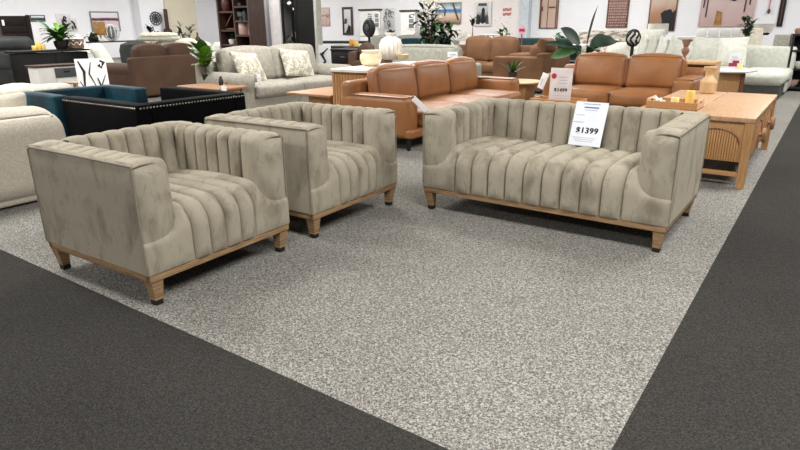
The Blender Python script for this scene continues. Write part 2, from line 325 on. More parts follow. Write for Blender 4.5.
# ------------------------------------------------------------------ the channel-tufted suite
T=.172; ZB=.182; ZT=.74; D=.97
def scal(x,x0,w,n):
    """0 at seams, 1 mid-channel"""
    t=(x-x0)/w
    if t<0 or t>n: return None
    d_=abs(t-round(t))*w
    return abs(math.sin(PI*t))**.45-.45*math.exp(-(d_/.006)**2)
def chan_samples(x0,w,n,k=10):
    out=[]
    for i in range(n):
        for j in range(k): 
            t=j/k; t=.5-.5*math.cos(PI*t); out.append(x0+(i+t)*w)
    return out+[x0+n*w]
def suite(name,Wd,nch,label,cat,loc,rz,group=None):
    root=thing(name,label,cat,loc,rz,group)
    hw=Wd/2; ew=.285; w=(Wd-2*ew)/nch; x0=-hw+ew
    # frame rail
    f=B(); zr=.161
    for sx in (-1,1): box(f,(sx*(hw-.026),D/2,zr),(.04,D-.012,.043),.004)
    for y in (.018,D-.026): box(f,(0,y,zr),(Wd-.012,.04,.043),.004)
    obj('frame_rail',f,'rail_wood',root)
    for sx in (-1,1):
        for y,sy in ((0,1),(D,-1)):
            g=B(); taper_leg(g,(sx*(hw-.044),y+sy*.036,ZB-.002),(sx*(hw-.054),y+sy*.044,.028),.078,.044)
            lg=obj('leg',g,'rail_wood',root)
            g=B(); box(g,(sx*(hw-.054),y+sy*.044,.015),(.045,.045,.03),.003)
            obj('ferrule',g,'ferrule',lg,label='black leg tip')
    # seat with waterfall front, channels running over the front edge
    ua=[-hw-.0005,-hw+.0005]+[-hw+.004+ (ew-.004)*(i/26)**.85 for i in range(26)]
    xs=ua+chan_samples(x0,w,nch)+[-x for x in reversed(ua)]
    def prof(x):
        u=hw-abs(x); t_=max(0,min(1,(u-.06)/.142)); k=1-math.sqrt(max(0,1-t_*t_)) if t_<1 else 1
        zc=.352+.118*k; Rr=.03+.085*k; ye=.05 if u<T-.03 else D-.17
        pts=[]
        for i in range(7): pts.append((-.004,ZB+(zc-Rr-ZB)*i/6,(-1,0)))
        for i in range(1,9):
            a=PI/2*i/8; pts.append((-.004+Rr*(1-math.cos(a)),zc-Rr+Rr*math.sin(a),(-math.cos(a),math.sin(a))))
        for i in range(1,9):
            t=i/8; y=-.004+Rr+(ye-Rr)*t; pts.append((y,zc+k*(.012*math.sin(PI*t*.9)-.03*t*t),(0,1)))
        return pts
    P={}
    def fs(x,j):
        if x not in P: P[x]=prof(x)
        y,z,n=P[x][int(j)]
        s=scal(x,x0,w,nch)
        u=hw-abs(x)
        if s is None:
            if j<11: a=.014*math.sin(PI*min(1,u/ew))**.5 if 0<u<ew else 0
            else: a=.028*abs(math.sin(PI*(u-T)/(ew-T)))**.5 if T<u<ew else 0
        else: a=.030*s-.003
        e=sm(0,.03,z-ZB) if j<8 else 1
        if u<0: return Vector((math.copysign(hw+.0004,x),y+.03,z-.006))
        return Vector((x,y+n[0]*a*(.35+.65*e),z+n[1]*a))
    g=B(); grid(g,fs,xs,list(range(23))); obj('seat',g,'velvet',root,ang=60)
    # arms
    ny=6; ya=.19; wy=(D-.165-ya)/ny
    ys=[.012,.016,.026,.045,.07,.1,.13,.16]+chan_samples(ya,wy,ny,9)+[D-.14,D-.1,D-.03,D-.008,D]
    def arm(sx):
        sec=[]
        for i in range(6): sec.append((0,ZB+(ZT-.012-ZB)*i/5,'o'))
        sec+= [(.004,ZT-.004,'o'),(.012,ZT,'t')]
        for i in range(1,6): sec.append((.012+(T-.062)*i/5,ZT+.012*math.sin(PI*i/10),'t'))
        for i in range(1,7):
            a=PI/2*i/6; sec.append((T-.05+.05*math.sin(a),ZT+.012-.05+.05*math.cos(a),'i' if i>2 else 't'))
        for i in range(1,8): sec.append((T+.012*i/7,ZT-.038-(ZT-.038-.3)*i/7,'i'))
        def fa(y,j):
            u,z,k=sec[int(j)]
            s=scal(y,ya,wy,ny)
            if s is None: s=1 if y>D-.17 else math.sin(PI/2*min(1,(ya-y)/.03))**.5
            if k=='i': u+=(.027*s-.010) if y>ya else .014*s+.028*sm(ya,.06,y)*s
            if k=='t': z+=.010*s-.004*(1 if u>.02 else 0)
            if y<.07:       # rounded front edge
                q=1-math.sqrt(max(0,1-((.07-y)/.058)**2)) if y<.07 else 0
                uc=T*.5; u=uc+(u-uc)*(1-.22*q*(1 if u>uc else .12)); z-=.03*q*sm(ZT-.12,ZT,z)
            if y>D-.03: z-=.004
            return Vector((sx*(hw-u),y,z))
        g=B(); vv=grid(g,fa,ys,list(range(len(sec))))
        # puffed front panel closing the end of the arm
        cap=vv[0]; 
        n=len(cap); cen=Vector((sx*(hw-T*.5),0,.5))
        prev=cap
        for st in (.85,.55,.25):
            ring=[]
            for v_ in cap:
                p=v_.co.copy(); q=Vector((cen.x,0,p.z)); 
                ring.append(g.verts.new((q.x+(p.x-q.x)*st,.012-.034*(1-st*st)*sm(ZB+.1,ZB+.24,p.z)*sm(0,.06,ZT+.02-p.z),p.z-(.03*(1-st) if p.z>ZT-.06 else 0))))
            for i in range(n-1): g.faces.new([prev[i],prev[i+1],ring[i+1],ring[i]])
            prev=ring
        half=n//2
        for i in range(half-1):
            try: g.faces.new([prev[i],prev[i+1],prev[n-2-i],prev[n-1-i]])
            except ValueError: pass
        g.faces.new([v_ for v_ in vv[-1]])
        o=obj('arm',g,'velvet',root,ang=60)
        g=B(); e=sx*(hw+.001); f_=.006
        tube(g,[(e,f_,ZB),(e,f_,ZT-.02),(sx*(hw-.004),f_+.004,ZT-.006),(e,.05,ZT-.004),(e,D*.5,ZT-.002),(e,D-.03,ZT-.004),(e,D-.003,ZT-.02),(e,D-.003,ZB)],.0045,6)
        tube(g,[(sx*(hw-.003),f_+.003,ZT-.012),(sx*(hw-.05),.008,ZT-.004),(sx*(hw-.11),.012,ZT-.006),(sx*(hw-.145),.018,ZT-.02)],.004,6)
        obj('piping',g,'velvet_piping',o)
    arm(-1); arm(1)
    # backrest between the arms
    iw=hw-T+.004; n2=nch+2; w=2*iw/n2; xb0=-iw
    xs=chan_samples(xb0,w,n2)
    sec=[]
    for i in range(6): sec.append((D-.002,ZB+(ZT-.02-ZB)*i/5,'o'))
    sec+=[(D-.006,ZT-.006,'o'),(D-.016,ZT,'t')]
    for i in range(1,6): sec.append((D-.016-.09*i/5,ZT+.022*math.sin(PI*i/10),'t'))
    for i in range(1,7):
        a=PI/2*i/6; sec.append((D-.106-.05*math.sin(a),ZT-.028+.05*math.cos(a),'i' if i>2 else 't'))
    for i in range(1,8): sec.append((D-.156-.035*i/7,ZT-.04-(ZT-.04-.36)*i/7,'i'))
    def fb(x,j):
        y,z,k=sec[int(j)]; s=scal(x,xb0,w,n2)
        if s is None: s=0
        if k=='i': y-=.030*s-.010
        if k=='t': z+=.012*s-.003
        return Vector((x,y,z))
    g=B(); grid(g,fb,xs,list(range(len(sec)))); bk=obj('backrest',g,'velvet',root,ang=60)
    g=B(); tube(g,[(-hw,D,ZT-.004),(0,D,ZT-.002),(hw,D,ZT-.004)],.0045,6); obj('piping',g,'velvet_piping',bk)
    return root
suite('tufted_armchair',1.0,4,'velvet channel-tufted armchair nearest the dark aisle, at the front of the pair','armchair',(-2.617,1.999,0),PI/2+.03,'pair of channel-tufted armchairs')
suite('tufted_armchair',1.0,4,'velvet channel-tufted armchair behind the front one, beside the channel-tufted sofa','armchair',(-2.64,3.202,0),PI/2+.035,'pair of channel-tufted armchairs')
suite('tufted_sofa',1.768,9,'greige velvet channel-tufted two-seat sofa carrying the $1399 price sheet','sofa',(-1.539,3.715,0),0)
#@@BACKGROUND@@
# ------------------------------------------------------------------ builders for the rest of the showroom
def couch(name,label,cat,loc,rz,Wd,Dp,H,SZ,AH,AW,n,BT,mb,mc=None,legh=.1,over=.0,roll=False,arms=(1,1),nb=None,group=None,legm='black_metal',ct=.17,bt=.2,rad=.05,rec=.08,lean=.16,backc=True,trim=None):
    t=thing(name,label,cat,loc,rz,group); mc=mc or mb; nb=nb or n
    iw=Wd-AW*(arms[0]+arms[1]); cx=(AW*arms[0]-AW*arms[1])/2
    bxo('base',(0,Dp/2,(legh+SZ-ct)/2),(Wd-.04,Dp-.06,SZ-ct-legh),mb,t,.03)
    bxo('back_panel',(0,Dp-.08,(legh+H)/2),(Wd-.02,.16,H-legh),mb,t,min(rad,.06),.01)
    for s,k in ((-1,arms[0]),(1,arms[1])):
        if not k: continue
        g=B(); x=s*(Wd/2-AW/2)
        if roll:
            box(g,(x,Dp/2,(legh+AH-.1)/2),(AW-.04,Dp-.02,AH-.1-legh),.03,.01)
            m4=Matrix.Translation((x,0,AH-AW*.5))@Matrix.Rotation(-PI/2,4,'X')
            lathe(g,[(0,-.012),(AW*.35,-.01),(AW*.5,.02),(AW*.52,Dp*.5),(AW*.5,Dp-.05),(AW*.3,Dp-.02),(0,Dp-.02)],seg=18,mx=m4)
        else: box(g,(x,Dp/2+rec/2,(legh+AH)/2),(AW,Dp-rec,AH-legh),rad,.012,seg=3)
        a=obj('arm',g,mb,t)
        if trim:
            q=B(); y0=rec+.01
            for e in (-1,1): tube(q,[(x+e*(AW/2-.02),y0+.02,AH-.008),(x+e*(AW/2-.02),Dp-.1,AH-.008)],.007,6)
            tube(q,[(x-AW/2+.02,y0+.02,AH-.008),(x+AW/2-.02,y0+.02,AH-.008)],.007,6)
            obj('piping',q,trim,a)
    for i in range(n):
        w=iw/n; x=cx-iw/2+w*(i+.5)
        o=bxo('seat_cushion',(x,(Dp-.22-over)/2,SZ-ct/2),(w-.008,Dp-.22+over,ct),mc,t,.05,.025,seg=3)
        if trim:
            q=B(); z=SZ-.03; h=w/2-.012; tube(q,[(x-h,Dp-.3,z),(x-h,-over+.012,z),(x+h,-over+.012,z),(x+h,Dp-.3,z)],.007,6); tube(q,[(x-h,-over+.006,SZ-ct+.03),(x+h,-over+.006,SZ-ct+.03)],.006,6); obj('piping',q,trim,o)
    if backc:
        for i in range(nb):
            w=iw/nb; x=cx-iw/2+w*(i+.5); c=(x,Dp-.16-bt/2-.03,(SZ+BT)/2-.01)
            o=bxo('back_cushion',c,(w-.012,bt,BT-SZ+.02),mc,t,.07,.045,seg=3,mx=at(c,RX(-lean)))
            if trim:
                q=B(); h=w/2-.02; hh=(BT-SZ)/2-.01; mx=at(c,RX(-lean)); y=c[1]-bt/2+.02
                tube(q,[mx@Vector(p) for p in ((x-h,y,c[2]-hh),(x-h,y,c[2]+hh-.04),(x-h+.04,y,c[2]+hh),(x+h-.04,y,c[2]+hh),(x+h,y,c[2]+hh-.04),(x+h,y,c[2]-hh))],.006,6); obj('piping',q,trim,o)
    for sx in (-1,1):
        for y in (.14,Dp-.1):
            if legh>.02: obj('leg',taper_leg(B(),(sx*(Wd/2-.12),y,legh+.03),(sx*(Wd/2-.12),y,0),.05,.03),legm,t)
    return t
def pillow(name,label,loc,w,h,th,m,rz=0,tilt=.3,spin=0,group=None,cat='cushion'):
    mx=Matrix.Rotation(-tilt,4,'X')@Matrix.Translation((0,0,h/2))@Matrix.Rotation(spin,4,'Y')
    g=B(); box(g,(0,0,0),(w,th*.3,h),th*.14,th*.42,seg=2,mid=7,mx=mx,pax=(1,),pinch=.05)
    return tag(obj(name,g,m,ang=80),label,cat,group,loc,rz)
def table(name,label,cat,loc,rz,w,d,h,mt,ml,th=.035,kind='legs',group=None,inset=.08,round_=False):
    t=thing(name,label,cat,loc,rz,group)
    if round_: obj('table_top',lathe(B(),[(w/2-.02,h-th),(w/2,h-th/2),(w/2,h-.006),(w/2-.008,h)],seg=32),mt,t)
    else: bxo('table_top',(0,0,h-th/2),(w,d,th),mt,t,.008)
    if kind=='legs':
        for sx in (-1,1):
            for sy in (-1,1): obj('leg',taper_leg(B(),(sx*(w/2-inset),sy*(d/2-inset),h-th),(sx*(w/2-inset),sy*(d/2-inset),0),.05,.035),ml,t)
    elif kind=='slab':
        for s in (-1,1): bxo('leg_panel',(s*(w/2-inset-.03),0,(h-th)/2),(.05,d-2*inset,h-th),ml,t,.006)
        bxo('shelf',(0,0,h*.35),(w-2*inset-.1,d-2*inset,.025),ml,t,.004)
    elif kind=='block':
        bxo('plinth',(0,0,(h-th)/2),(w*.5,d*.5,h-th),ml,t,.01); bxo('foot_plate',(0,0,.012),(w*.56,d*.56,.024),ml,t,.004)
    return t
def plant(name,label,loc,h,spread,nl,L,w,pot=(.07,.12),mp='black_pot',ml='leaf',droop=.8,stems=1,el=(.2,1.3),cat='plant',group=None,seed=1,mixm=None,hbase=.25,basket=False,flowers=0,rz=0):
    r=random.Random(seed); t=thing(name,label,cat,loc,rz,group); pr,ph=pot
    if pr:
        p=obj('basket' if basket else 'pot',lathe(B(),[(pr*.72,0),(pr*.95,ph*.5),(pr,ph*.97),(pr*.9,ph),(pr*.86,ph*.9),(0,ph*.88)],seg=18),mp,t)
        obj('soil',lathe(B(),[(0,ph*.885),(pr*.85,ph*.89),(pr*.84,ph*.86),(0,ph*.86)],seg=14),'soil',p)
    g=B(); f=B(); f2=B(); tips=[]
    for k in range(stems):
        a=2*PI*k/stems+r.random(); lean=spread*.45*(0 if stems==1 else r.uniform(.4,1))
        e=Vector((math.cos(a)*lean,math.sin(a)*lean,h*r.uniform(.8,1)))
        tube(g,[(0,0,ph*.8),(e.x*.3,e.y*.3,ph+ (e.z-ph)*.45),tuple(e)],[.008+h*.006,.007+h*.004,.004],6); tips.append(e)
    for i in range(nl):
        e=tips[i%stems]; q=hbase+(1-hbase)*(i/max(1,nl-1)); q=min(1,q)
        b=Vector((e.x*q,e.y*q,ph*.8+(e.z-ph*.8)*q)); az=i*2.4+r.uniform(-.3,.3); ee=r.uniform(*el)*(.6+.4*q)
        leaf(f2 if (mixm and i%3==0) else f,b,az,ee,L*r.uniform(.75,1.15),w*r.uniform(.8,1.15),droop*r.uniform(.6,1.2))
    obj('stem',g,'stem',t); o=obj('foliage',f,ml,t,ang=80)
    if mixm: obj('young_foliage',f2,mixm,t,ang=80)
    else: f2.free()
    if flowers:
        g=B()
        for i in range(flowers):
            a=r.uniform(0,2*PI); rr=r.uniform(.05,spread*.5); z=h*r.uniform(.85,1.35)
            lathe(g,[(0,-.02),(.022,-.008),(.026,.008),(0,.022)],(math.cos(a)*rr,math.sin(a)*rr,z),seg=6)
        obj('blossom',g,'blossom',t)
    return t
def pot(name,label,cat,loc,prof,m,seg=28,flute=0,nf=0,group=None,extra=None):
    t=tag(obj(name,lathe(B(),prof,seg=seg,flute=flute,nf=nf),m),label,cat,group,loc); return t
def candle(label,loc,r,h,m='candle',group=None):
    t=thing('pillar_candle',label,'candle',loc,0,group)
    obj('wax',lathe(B(),[(r*.96,0),(r,.006),(r,h-.006),(r*.9,h),(r*.5,h-.006),(0,h-.008)],seg=18),m,t)
    obj('wick',tube(B(),[(0,0,h-.01),(.001,0,h+.008)],.0015,5),'ink',t); return t
def picture(name,label,p0,p1,normal,mart,mframe,fw=.03,th=.03,marks=None,group=None,cat='picture'):
    """p0,p1: opposite corners on the wall; normal 'Y' (faces -Y) or 'X' (faces +X)"""
    c=(Vector(p0)+Vector(p1))/2; h=abs(p1[2]-p0[2])
    w=abs(p1[0]-p0[0]) if normal=='Y' else abs(p1[1]-p0[1])
    rz=0 if normal=='Y' else PI/2
    off=Vector((0,-th/2-.012,0)) if normal=='Y' else Vector((th/2+.012,0,0))
    t=thing(name,label,cat,c+off,rz,group)
    bxo('canvas',(0,.004,0),(w-fw,th*.5,h-fw),mart,t,.003)
    g=B()
    for s in (-1,1):
        box(g,(s*(w/2-fw/2),0,0),(fw,th,h),.004); box(g,(0,0,s*(h/2-fw/2)),(w-2*fw+.002,th,fw),.004)
    obj('frame',g,mframe,t)
    if marks: marks(t,w,h,-th*.25+.004-.004)
    return t
def strokes(parent,name,lines,m,r,y):
    g=B()
    for ln in lines: tube(g,[(x,y,z) for x,z in ln],r,5)
    return obj(name,g,m,parent)
def blot(parent,name,pts,m,y):
    g=B(); a=[g.verts.new((x,y,z)) for x,z in pts]; b=[g.verts.new((x,y+.004,z)) for x,z in pts]
    g.faces.new(a); g.faces.new(b[::-1]); n=len(a)
    for i in range(n): g.faces.new([a[i],b[i],b[(i+1)%n],a[(i+1)%n]])
    return obj(name,g,m,parent)
def card(name,label,loc,rz,w,h,tilt,m='paper',draw=None,cat='price card',th=.003,group=None):
    t=thing(name,label,cat,loc,rz,group); mx=RX(-tilt)
    h0=bxo('sheet',(0,0,h/2),(w,th,h),m,t,.001,mx=mx)
    if draw: draw(t,mx)
    return t
def text(parent,s,x,z,size,m,mx,y=-.003,bold=.012,ext=.0006,wid=1):
    cu=bpy.data.curves.new('price_text','FONT'); cu.body=s; cu.size=size; cu.align_x='CENTER'; cu.align_y='CENTER'; cu.offset=bold*size; cu.extrude=ext; cu.space_character=1.12
    cu.materials.append(M(m)); o=bpy.data.objects.new('price_text_curve',cu); C.objects.link(o); bpy.context.view_layer.update()
    me=bpy.data.meshes.new_from_object(o.evaluated_get(bpy.context.evaluated_depsgraph_get())); bpy.data.objects.remove(o); me.name='price_text'
    q=B(); q.from_mesh(me); g0=list(q.verts)+list(q.edges)+list(q.faces)
    for dx in (-.022,.022):
        dup=bmesh.ops.duplicate(q,geom=g0)['geom']; bmesh.ops.translate(q,vec=(dx*size,0,0),verts=[v for v in dup if isinstance(v,bmesh.types.BMVert)])
    q.to_mesh(me); q.free()
    o=bpy.data.objects.new('price_text',me); C.objects.link(o); o['label']='bold black price figures'
    o.matrix_local=mx@Matrix.Translation((x,y,z))@RX(PI/2)@Matrix.Diagonal((wid,1,1,1)); o.parent=parent; return o
def bar(parent,name,x,z,w,h,m,mx,y=-.0022):
    return bxo(name,(x,y,z),(w,.001,h),m,parent,.0003,mx=mx)

# ------------------------------------------------------------------ price sheet on the tufted sofa
def draw1399(t,mx):
    bar(t,'heading_line',0,.318,.13,.008,'ink_soft',mx); bar(t,'heading_line',.002,.292,.11,.01,'ink_blue',mx); bar(t,'heading_line',0,.272,.1,.005,'ink_soft',mx)
    bar(t,'detail_line',-.07,.232,.06,.006,'ink_soft',mx); bar(t,'detail_line',-.075,.178,.08,.006,'ink_soft',mx)
    text(t,'$1399',.002,.115,.06,'ink',mx,bold=.016)
    for k in range(3): bar(t,'detail_line',-.01,.062-.014*k,.17-.02*k,.004,'ink_soft',mx)
card('price_sheet','white price sheet reading $1399 leaning on the tufted sofa back',onY(583.5,146,4.40),0,.243,.335,.38,draw=draw1399,cat='price sheet')

# ------------------------------------------------------------------ tan leather sofa, loveseat
couch('leather_sofa','tan leather three-seat sofa between the second tufted armchair and the tufted sofa','sofa',(-3.62,6.83,0),PI/2,2.95,1.04,.74,.44,.6,.27,3,.87,'tan_leather',legh=.15,over=.06,rec=.1,rad=.06,trim='tan_dark',ct=.19)
couch('leather_loveseat','tan leather two-seat sofa behind the tufted sofa, facing the viewer','sofa',(-2.55,8.75,0),0,2.12,1.08,.72,.43,.62,.27,2,.88,'tan_leather',legh=.12,over=.05,rec=.1,rad=.06,trim='tan_dark',ct=.2)
# hang tag over the arm of the tan sofa
t=thing('hanging_tag','white swing tag hanging off the near arm of the tan three-seat sofa','tag',onX(418.5,104.5,-3.62)+Vector((.02,0,0)),.62)
bxo('card',(0,0,0),(.06,.004,.2),'tag_white',t,.001,mx=Matrix.Rotation(-.8,4,'Y')); obj('string',tube(B(),[(-.05,0,.06),(-.06,.03,.08),(-.06,.1,.085)],.002,5),'tag_white',t)
t=thing('hanging_tag','white swing tag standing at the left arm of the tan two-seat sofa','tag',onY(543,81,8.72),0)
bxo('card',(0,0,0),(.1,.004,.24),'tag_white',t,.001,mx=Matrix.Rotation(.35,4,'Y')); bar(t,'text_line',-.012,-.02,.012,.1,'ink_soft',Matrix.Rotation(.35,4,'Y'),-.004)
def draw1499(t,mx):
    g=B(); lathe(g,[(.032,0),(.032,.002),(0,.002)],(0,0,0),seg=20,mx=mx@Matrix.Translation((-.09,-.003,.335))@RX(PI/2)); obj('round_logo',g,'red',t)
    for k,wd in enumerate((.12,.1,.11)): bar(t,'detail_line',.03,.325-.035*k,wd,.007,'ink_soft',mx)
    text(t,'$1499',.005,.175,.058,'ink',mx,bold=.016)
    for k in range(3): bar(t,'detail_line',0,.11-.03*k,.16,.005,'ink_soft',mx)
# ------------------------------------------------------------------ long oak coffee table with tray and vase
t=thing('coffee_table','long oak coffee table with arched end panels and round knobs beside the dark aisle','coffee table',(-.945,6.69,0))
TW,TL,TH=.99,2.04,.6
for s in (-1,1): bxo('top_board',(s*TW/4,0,TH-.02),(TW/2-.008,TL,.04),'oak_top',t,.006)
for sx in (-1,1):
    for sy in (-1,1): obj('leg',taper_leg(B(),(sx*(TW/2-.04),sy*(TL/2-.04),TH-.04),(sx*(TW/2-.035),sy*(TL/2-.035),0),.066,.06),'oak_vert',t)
bxo('body',(0,0,.39),(TW-.06,TL-.06,.34),'oak_vert',t,.006)
for sy in (-1,1): bxo('stretcher',(0,sy*(TL/2-.04),.115),(TW-.12,.03,.04),'oak',t,.004)
def archpanel(parent,mx,w,h):
    o=None; g=B(); n=18
    pts=[(-w/2+w*i/n, h*(.55+.45*math.sqrt(max(0,1-(2*i/n-1)**2)))) for i in range(n+1)]
    for i in range(n):          # fluted staves under an arched head
        x0,x1=pts[i][0],pts[i+1][0]; zz=(pts[i][1]+pts[i+1][1])/2
        box(g,((x0+x1)/2,0,zz/2),(x1-x0-.003,.016,zz),.004,mx=mx)
    o=obj('arched_panel',g,'oak',parent)
    g=B(); tube(g,[mx@Vector((x,-.006,z+.006)) for x,z in pts],.006,6); obj('arch_bead',g,'tan_dark',o)
for s in (-1,1): archpanel(t,Matrix.Translation((s*.22,-(TL/2-.024),.225)),.36,.26)
for s in (-1,1):
    archpanel(t,Matrix.Translation((TW/2-.024,s*.45,.225))@Matrix.Rotation(PI/2,4,'Z'),.62,.28)
    bxo('drawer_front',(TW/2-.026,s*.45,.39),(.012,.8,.31),'oak_vert',t,.004)
for y in (-.3,.53): 
    g=B(); lathe(g,[(.02,0),(.02,.02),(.065,.024),(.07,.05),(.05,.058),(0,.058)],seg=24,mx=Matrix.Translation((TW/2-.012,y,.36))@Matrix.Rotation(PI/2,4,'Y')); obj('knob',g,'walnut_top',t)
p=onz(707,93.2,.6)
pot('wooden_vase','turned pale wooden vase standing on the long oak coffee table','vase',(p.x,p.y,.6),[(.05,0),(.078,.006),(.08,.02),(.087,.11),(.086,.135),(.048,.175),(.042,.2),(.046,.235),(.07,.268),(.068,.285),(.04,.282),(0,.275)],'oak_pale',seg=10)
# tray
p0=onz(674,108,.6); t=thing('wooden_tray','shallow wooden tray with candles on the long oak coffee table','tray',(-1.16,6.08,.6))
trw,trd=.44,.34
bxo('tray_base',(0,0,.008),(trw,trd,.014),'oak',t,.003)
for s in (-1,1):
    bxo('long_side',(0,s*(trd/2-.008),.035),(trw,.014,.06),'oak',t,.003)
    o=bxo('end_handle',(s*(trw/2-.008),0,.045),(.014,trd-.03,.08),'oak_pale',t,.003)
    bxo('grip_hole',(s*(trw/2-.008),0,.058),(.016,.09,.02),'tan_dark',o,.004)
candle('short pale candle in the wooden tray, left of the taller yellow one',(-1.17,6.11,.615),.036,.07,'candle_pale')
candle('tall yellow pillar candle in the wooden tray',(-1.06,6.2,.615),.04,.13,'candle')
g=B(); r=random.Random(3)
for k in range(3): 
    a=k*PI/3+.3; tube(g,[(-.06*math.cos(a),-.05*math.sin(a),.03-.02*(k-1)),(0,0,.035),(.06*math.cos(a),.05*math.sin(a),.04+.02*(k-1))],.011,6)
tag(obj('jack_ornament',g,'white_ceramic'),'white crossed jack ornament at the left end of the wooden tray','ornament',None,(-1.31,6.08,.625))
# ------------------------------------------------------------------ oval pale table, tray and price stand behind the tufted sofa
OT=(-2.62,7.2)
t=thing('oval_table','pale round-edged coffee table between the tufted sofa back and the tan two-seat sofa','coffee table',(OT[0],OT[1],0))
g=B(); lathe(g,[(.5,.385),(.53,.4),(.53,.415),(.51,.42),(0,.42)],seg=36,mx=Matrix.Diagonal((1,.62,1,1))); obj('table_top',g,'oak_pale',t)
g=B(); lathe(g,[(.3,0),(.3,.39)],seg=28,mx=Matrix.Diagonal((1,.6,1,1))); obj('pedestal',g,'oak_vert',t)
t=thing('wooden_tray','orange wooden tray lying on the pale table behind the tufted sofa','tray',(-2.68,7.12,.42))
bxo('tray_base',(0,0,.008),(.6,.34,.014),'oak',t,.003)
for s in (-1,1): bxo('long_side',(0,s*.162,.035),(.6,.014,.06),'oak',t,.003); bxo('end_side',(s*.293,0,.035),(.014,.31,.06),'oak',t,.003)
p=onY(559,102,7.0)
card('price_stand','pinkish upright price card with round red logo reading $1499',(p.x,7.0,.42),0,.27,.43,.06,'paper_pink',draw1499,th=.004)
# ------------------------------------------------------------------ console behind the tan sofa
t=thing('console_cabinet','fluted oak console with pale top behind the tan three-seat sofa','console',(-5.18,7.05,0))
g=B(); 
def slabprof(g,w,d,z0,z1,rad,n=6):
    pts=[]
    for cx,cy,a0 in ((w/2-rad,-d/2+rad,-PI/2),(w/2-rad,d/2-rad,0),(-w/2+rad,d/2-rad,PI/2),(-w/2+rad,-d/2+rad,PI)):
        for i in range(n+1):
            a=a0+PI/2*i/n; pts.append((cx+rad*math.cos(a),cy+rad*math.sin(a)))
    lo=[g.verts.new((x,y,z0)) for x,y in pts]; hi=[g.verts.new((x,y,z1)) for x,y in pts]; N=len(pts)
    for i in range(N): g.faces.new([lo[i],lo[(i+1)%N],hi[(i+1)%N],hi[i]])
    g.faces.new(lo[::-1]); g.faces.new(hi); return pts
slabprof(g,.68,1.9,.77,.8,.14); obj('top',g,'white_ceramic',t,ang=30)
g=B(); slabprof(g,.68,1.9,.755,.77,.14); obj('top_edge',g,'tan_dark',t,ang=30)
g=B(); pts=slabprof(g,.62,1.84,.0,.755,.13); obj('body',g,'oak_vert',t,ang=30)
g=B(); w=.62; k=0
for x in [-.24+.048*i for i in range(11)]: lathe(g,[(.022,.02),(.022,.74)],(x,-.915,0),seg=8)
for y in [-.76+.048*i for i in range(32)]: lathe(g,[(.022,.02),(.022,.74)],(-.31,y,0),seg=6)
obj('fluting',g,'oak_vert',t)
p=onz(371,66,.8)
pot('squat_pot','squat cream pot with wide rim on the oak console','pot',(p.x,p.y,.8),[(.09,0),(.13,.03),(.155,.1),(.15,.15),(.115,.185),(.13,.21),(.125,.215),(.105,.19),(0,.17)],'cream_ceramic')
p=onz(391,59.5,.8)
pot('ribbed_vase','tall ribbed white vase with a narrow neck on the oak console','vase',(p.x,p.y,.8),[(.12,0),(.16,.03),(.185,.12),(.185,.24),(.15,.32),(.075,.36),(.07,.4),(.09,.415),(.085,.42),(.06,.4),(0,.38)],'white_ceramic',seg=64,flute=.045,nf=16)
p=onz(403,60,.8)
pot('shallow_bowl','small cream bowl right of the ribbed white vase on the console','bowl',(p.x,p.y,.8),[(.05,0),(.08,.02),(.11,.09),(.104,.09),(.07,.03),(0,.02)],'cream_ceramic')
# ------------------------------------------------------------------ grey sofa with cushions, side tables
couch('fabric_sofa','light grey fabric sofa with rolled arms and leafy-patterned cushions','sofa',(-7.25,7.45,0),PI/2,2.7,1.1,.8,.47,.66,.3,2,1.0,'grey_fabric',legh=.03,roll=True,over=.02,rec=.02,ct=.2,bt=.26,lean=.22)
pillow('patterned_cushion','leaf-patterned cushion at the near arm of the grey sofa',(-7.6,6.72,.49),.62,.52,.2,'grey_pattern',PI/2+.2,.5,.1)
pillow('patterned_cushion','leaf-patterned cushion at the far arm of the grey sofa',(-7.6,7.78,.49),.62,.52,.2,'grey_pattern',PI/2-.1,.5,.12)
t=thing('hanging_tag','white swing tag with print hanging on the near rolled arm of the grey sofa','tag',onX(259,80.5,-7.19),PI/2)
bxo('card',(0,0,0),(.075,.004,.2),'tag_white',t,.001)
for z in (-.05,-.01,.03): bar(t,'text_line',0,z,.04,.012,'ink_soft',Matrix.Identity(4),-.003)
table('side_table','square wood-topped side table holding the fiddle-leaf plant','side table',(-7.62,5.86,0),0,.95,.56,.5,'walnut_top','oak_vert',kind='slab')
p=onz(207,82.5,.5)
plant('fiddle_leaf_plant','broad-leaved fiddle-leaf plant in a small black pot',(p.x,p.y,.5),.56,.12,19,.29,.2,(.065,.13),seed=4,ml='leaf_bright',mixm='leaf',droop=.5,el=(.3,1.1),hbase=.35)
p=Vector((-7.55,5.98,.5))
pot('black_bottle','small slim black bottle beside the fiddle-leaf plant','bottle',(p.x,p.y,.5),[(.03,0),(.034,.01),(.034,.08),(.022,.1),(.02,.13),(0,.13)],'black_pot',seg=14)
t=thing('hanging_tag','white tag hanging over the edge of the side table with the plant','tag',onY(224,90,5.565),0)
bxo('card',(0,0,0),(.11,.004,.12),'tag_white',t,.001); obj('string',tube(B(),[(0,0,.06),(0,.0,.085)],.002,5),'tag_white',t)
table('low_table','low walnut-toned side table in front of the grey sofa, left of the console','side table',(-6.12,6.82,0),0,.86,.95,.42,'walnut_top','oak_vert',kind='block')
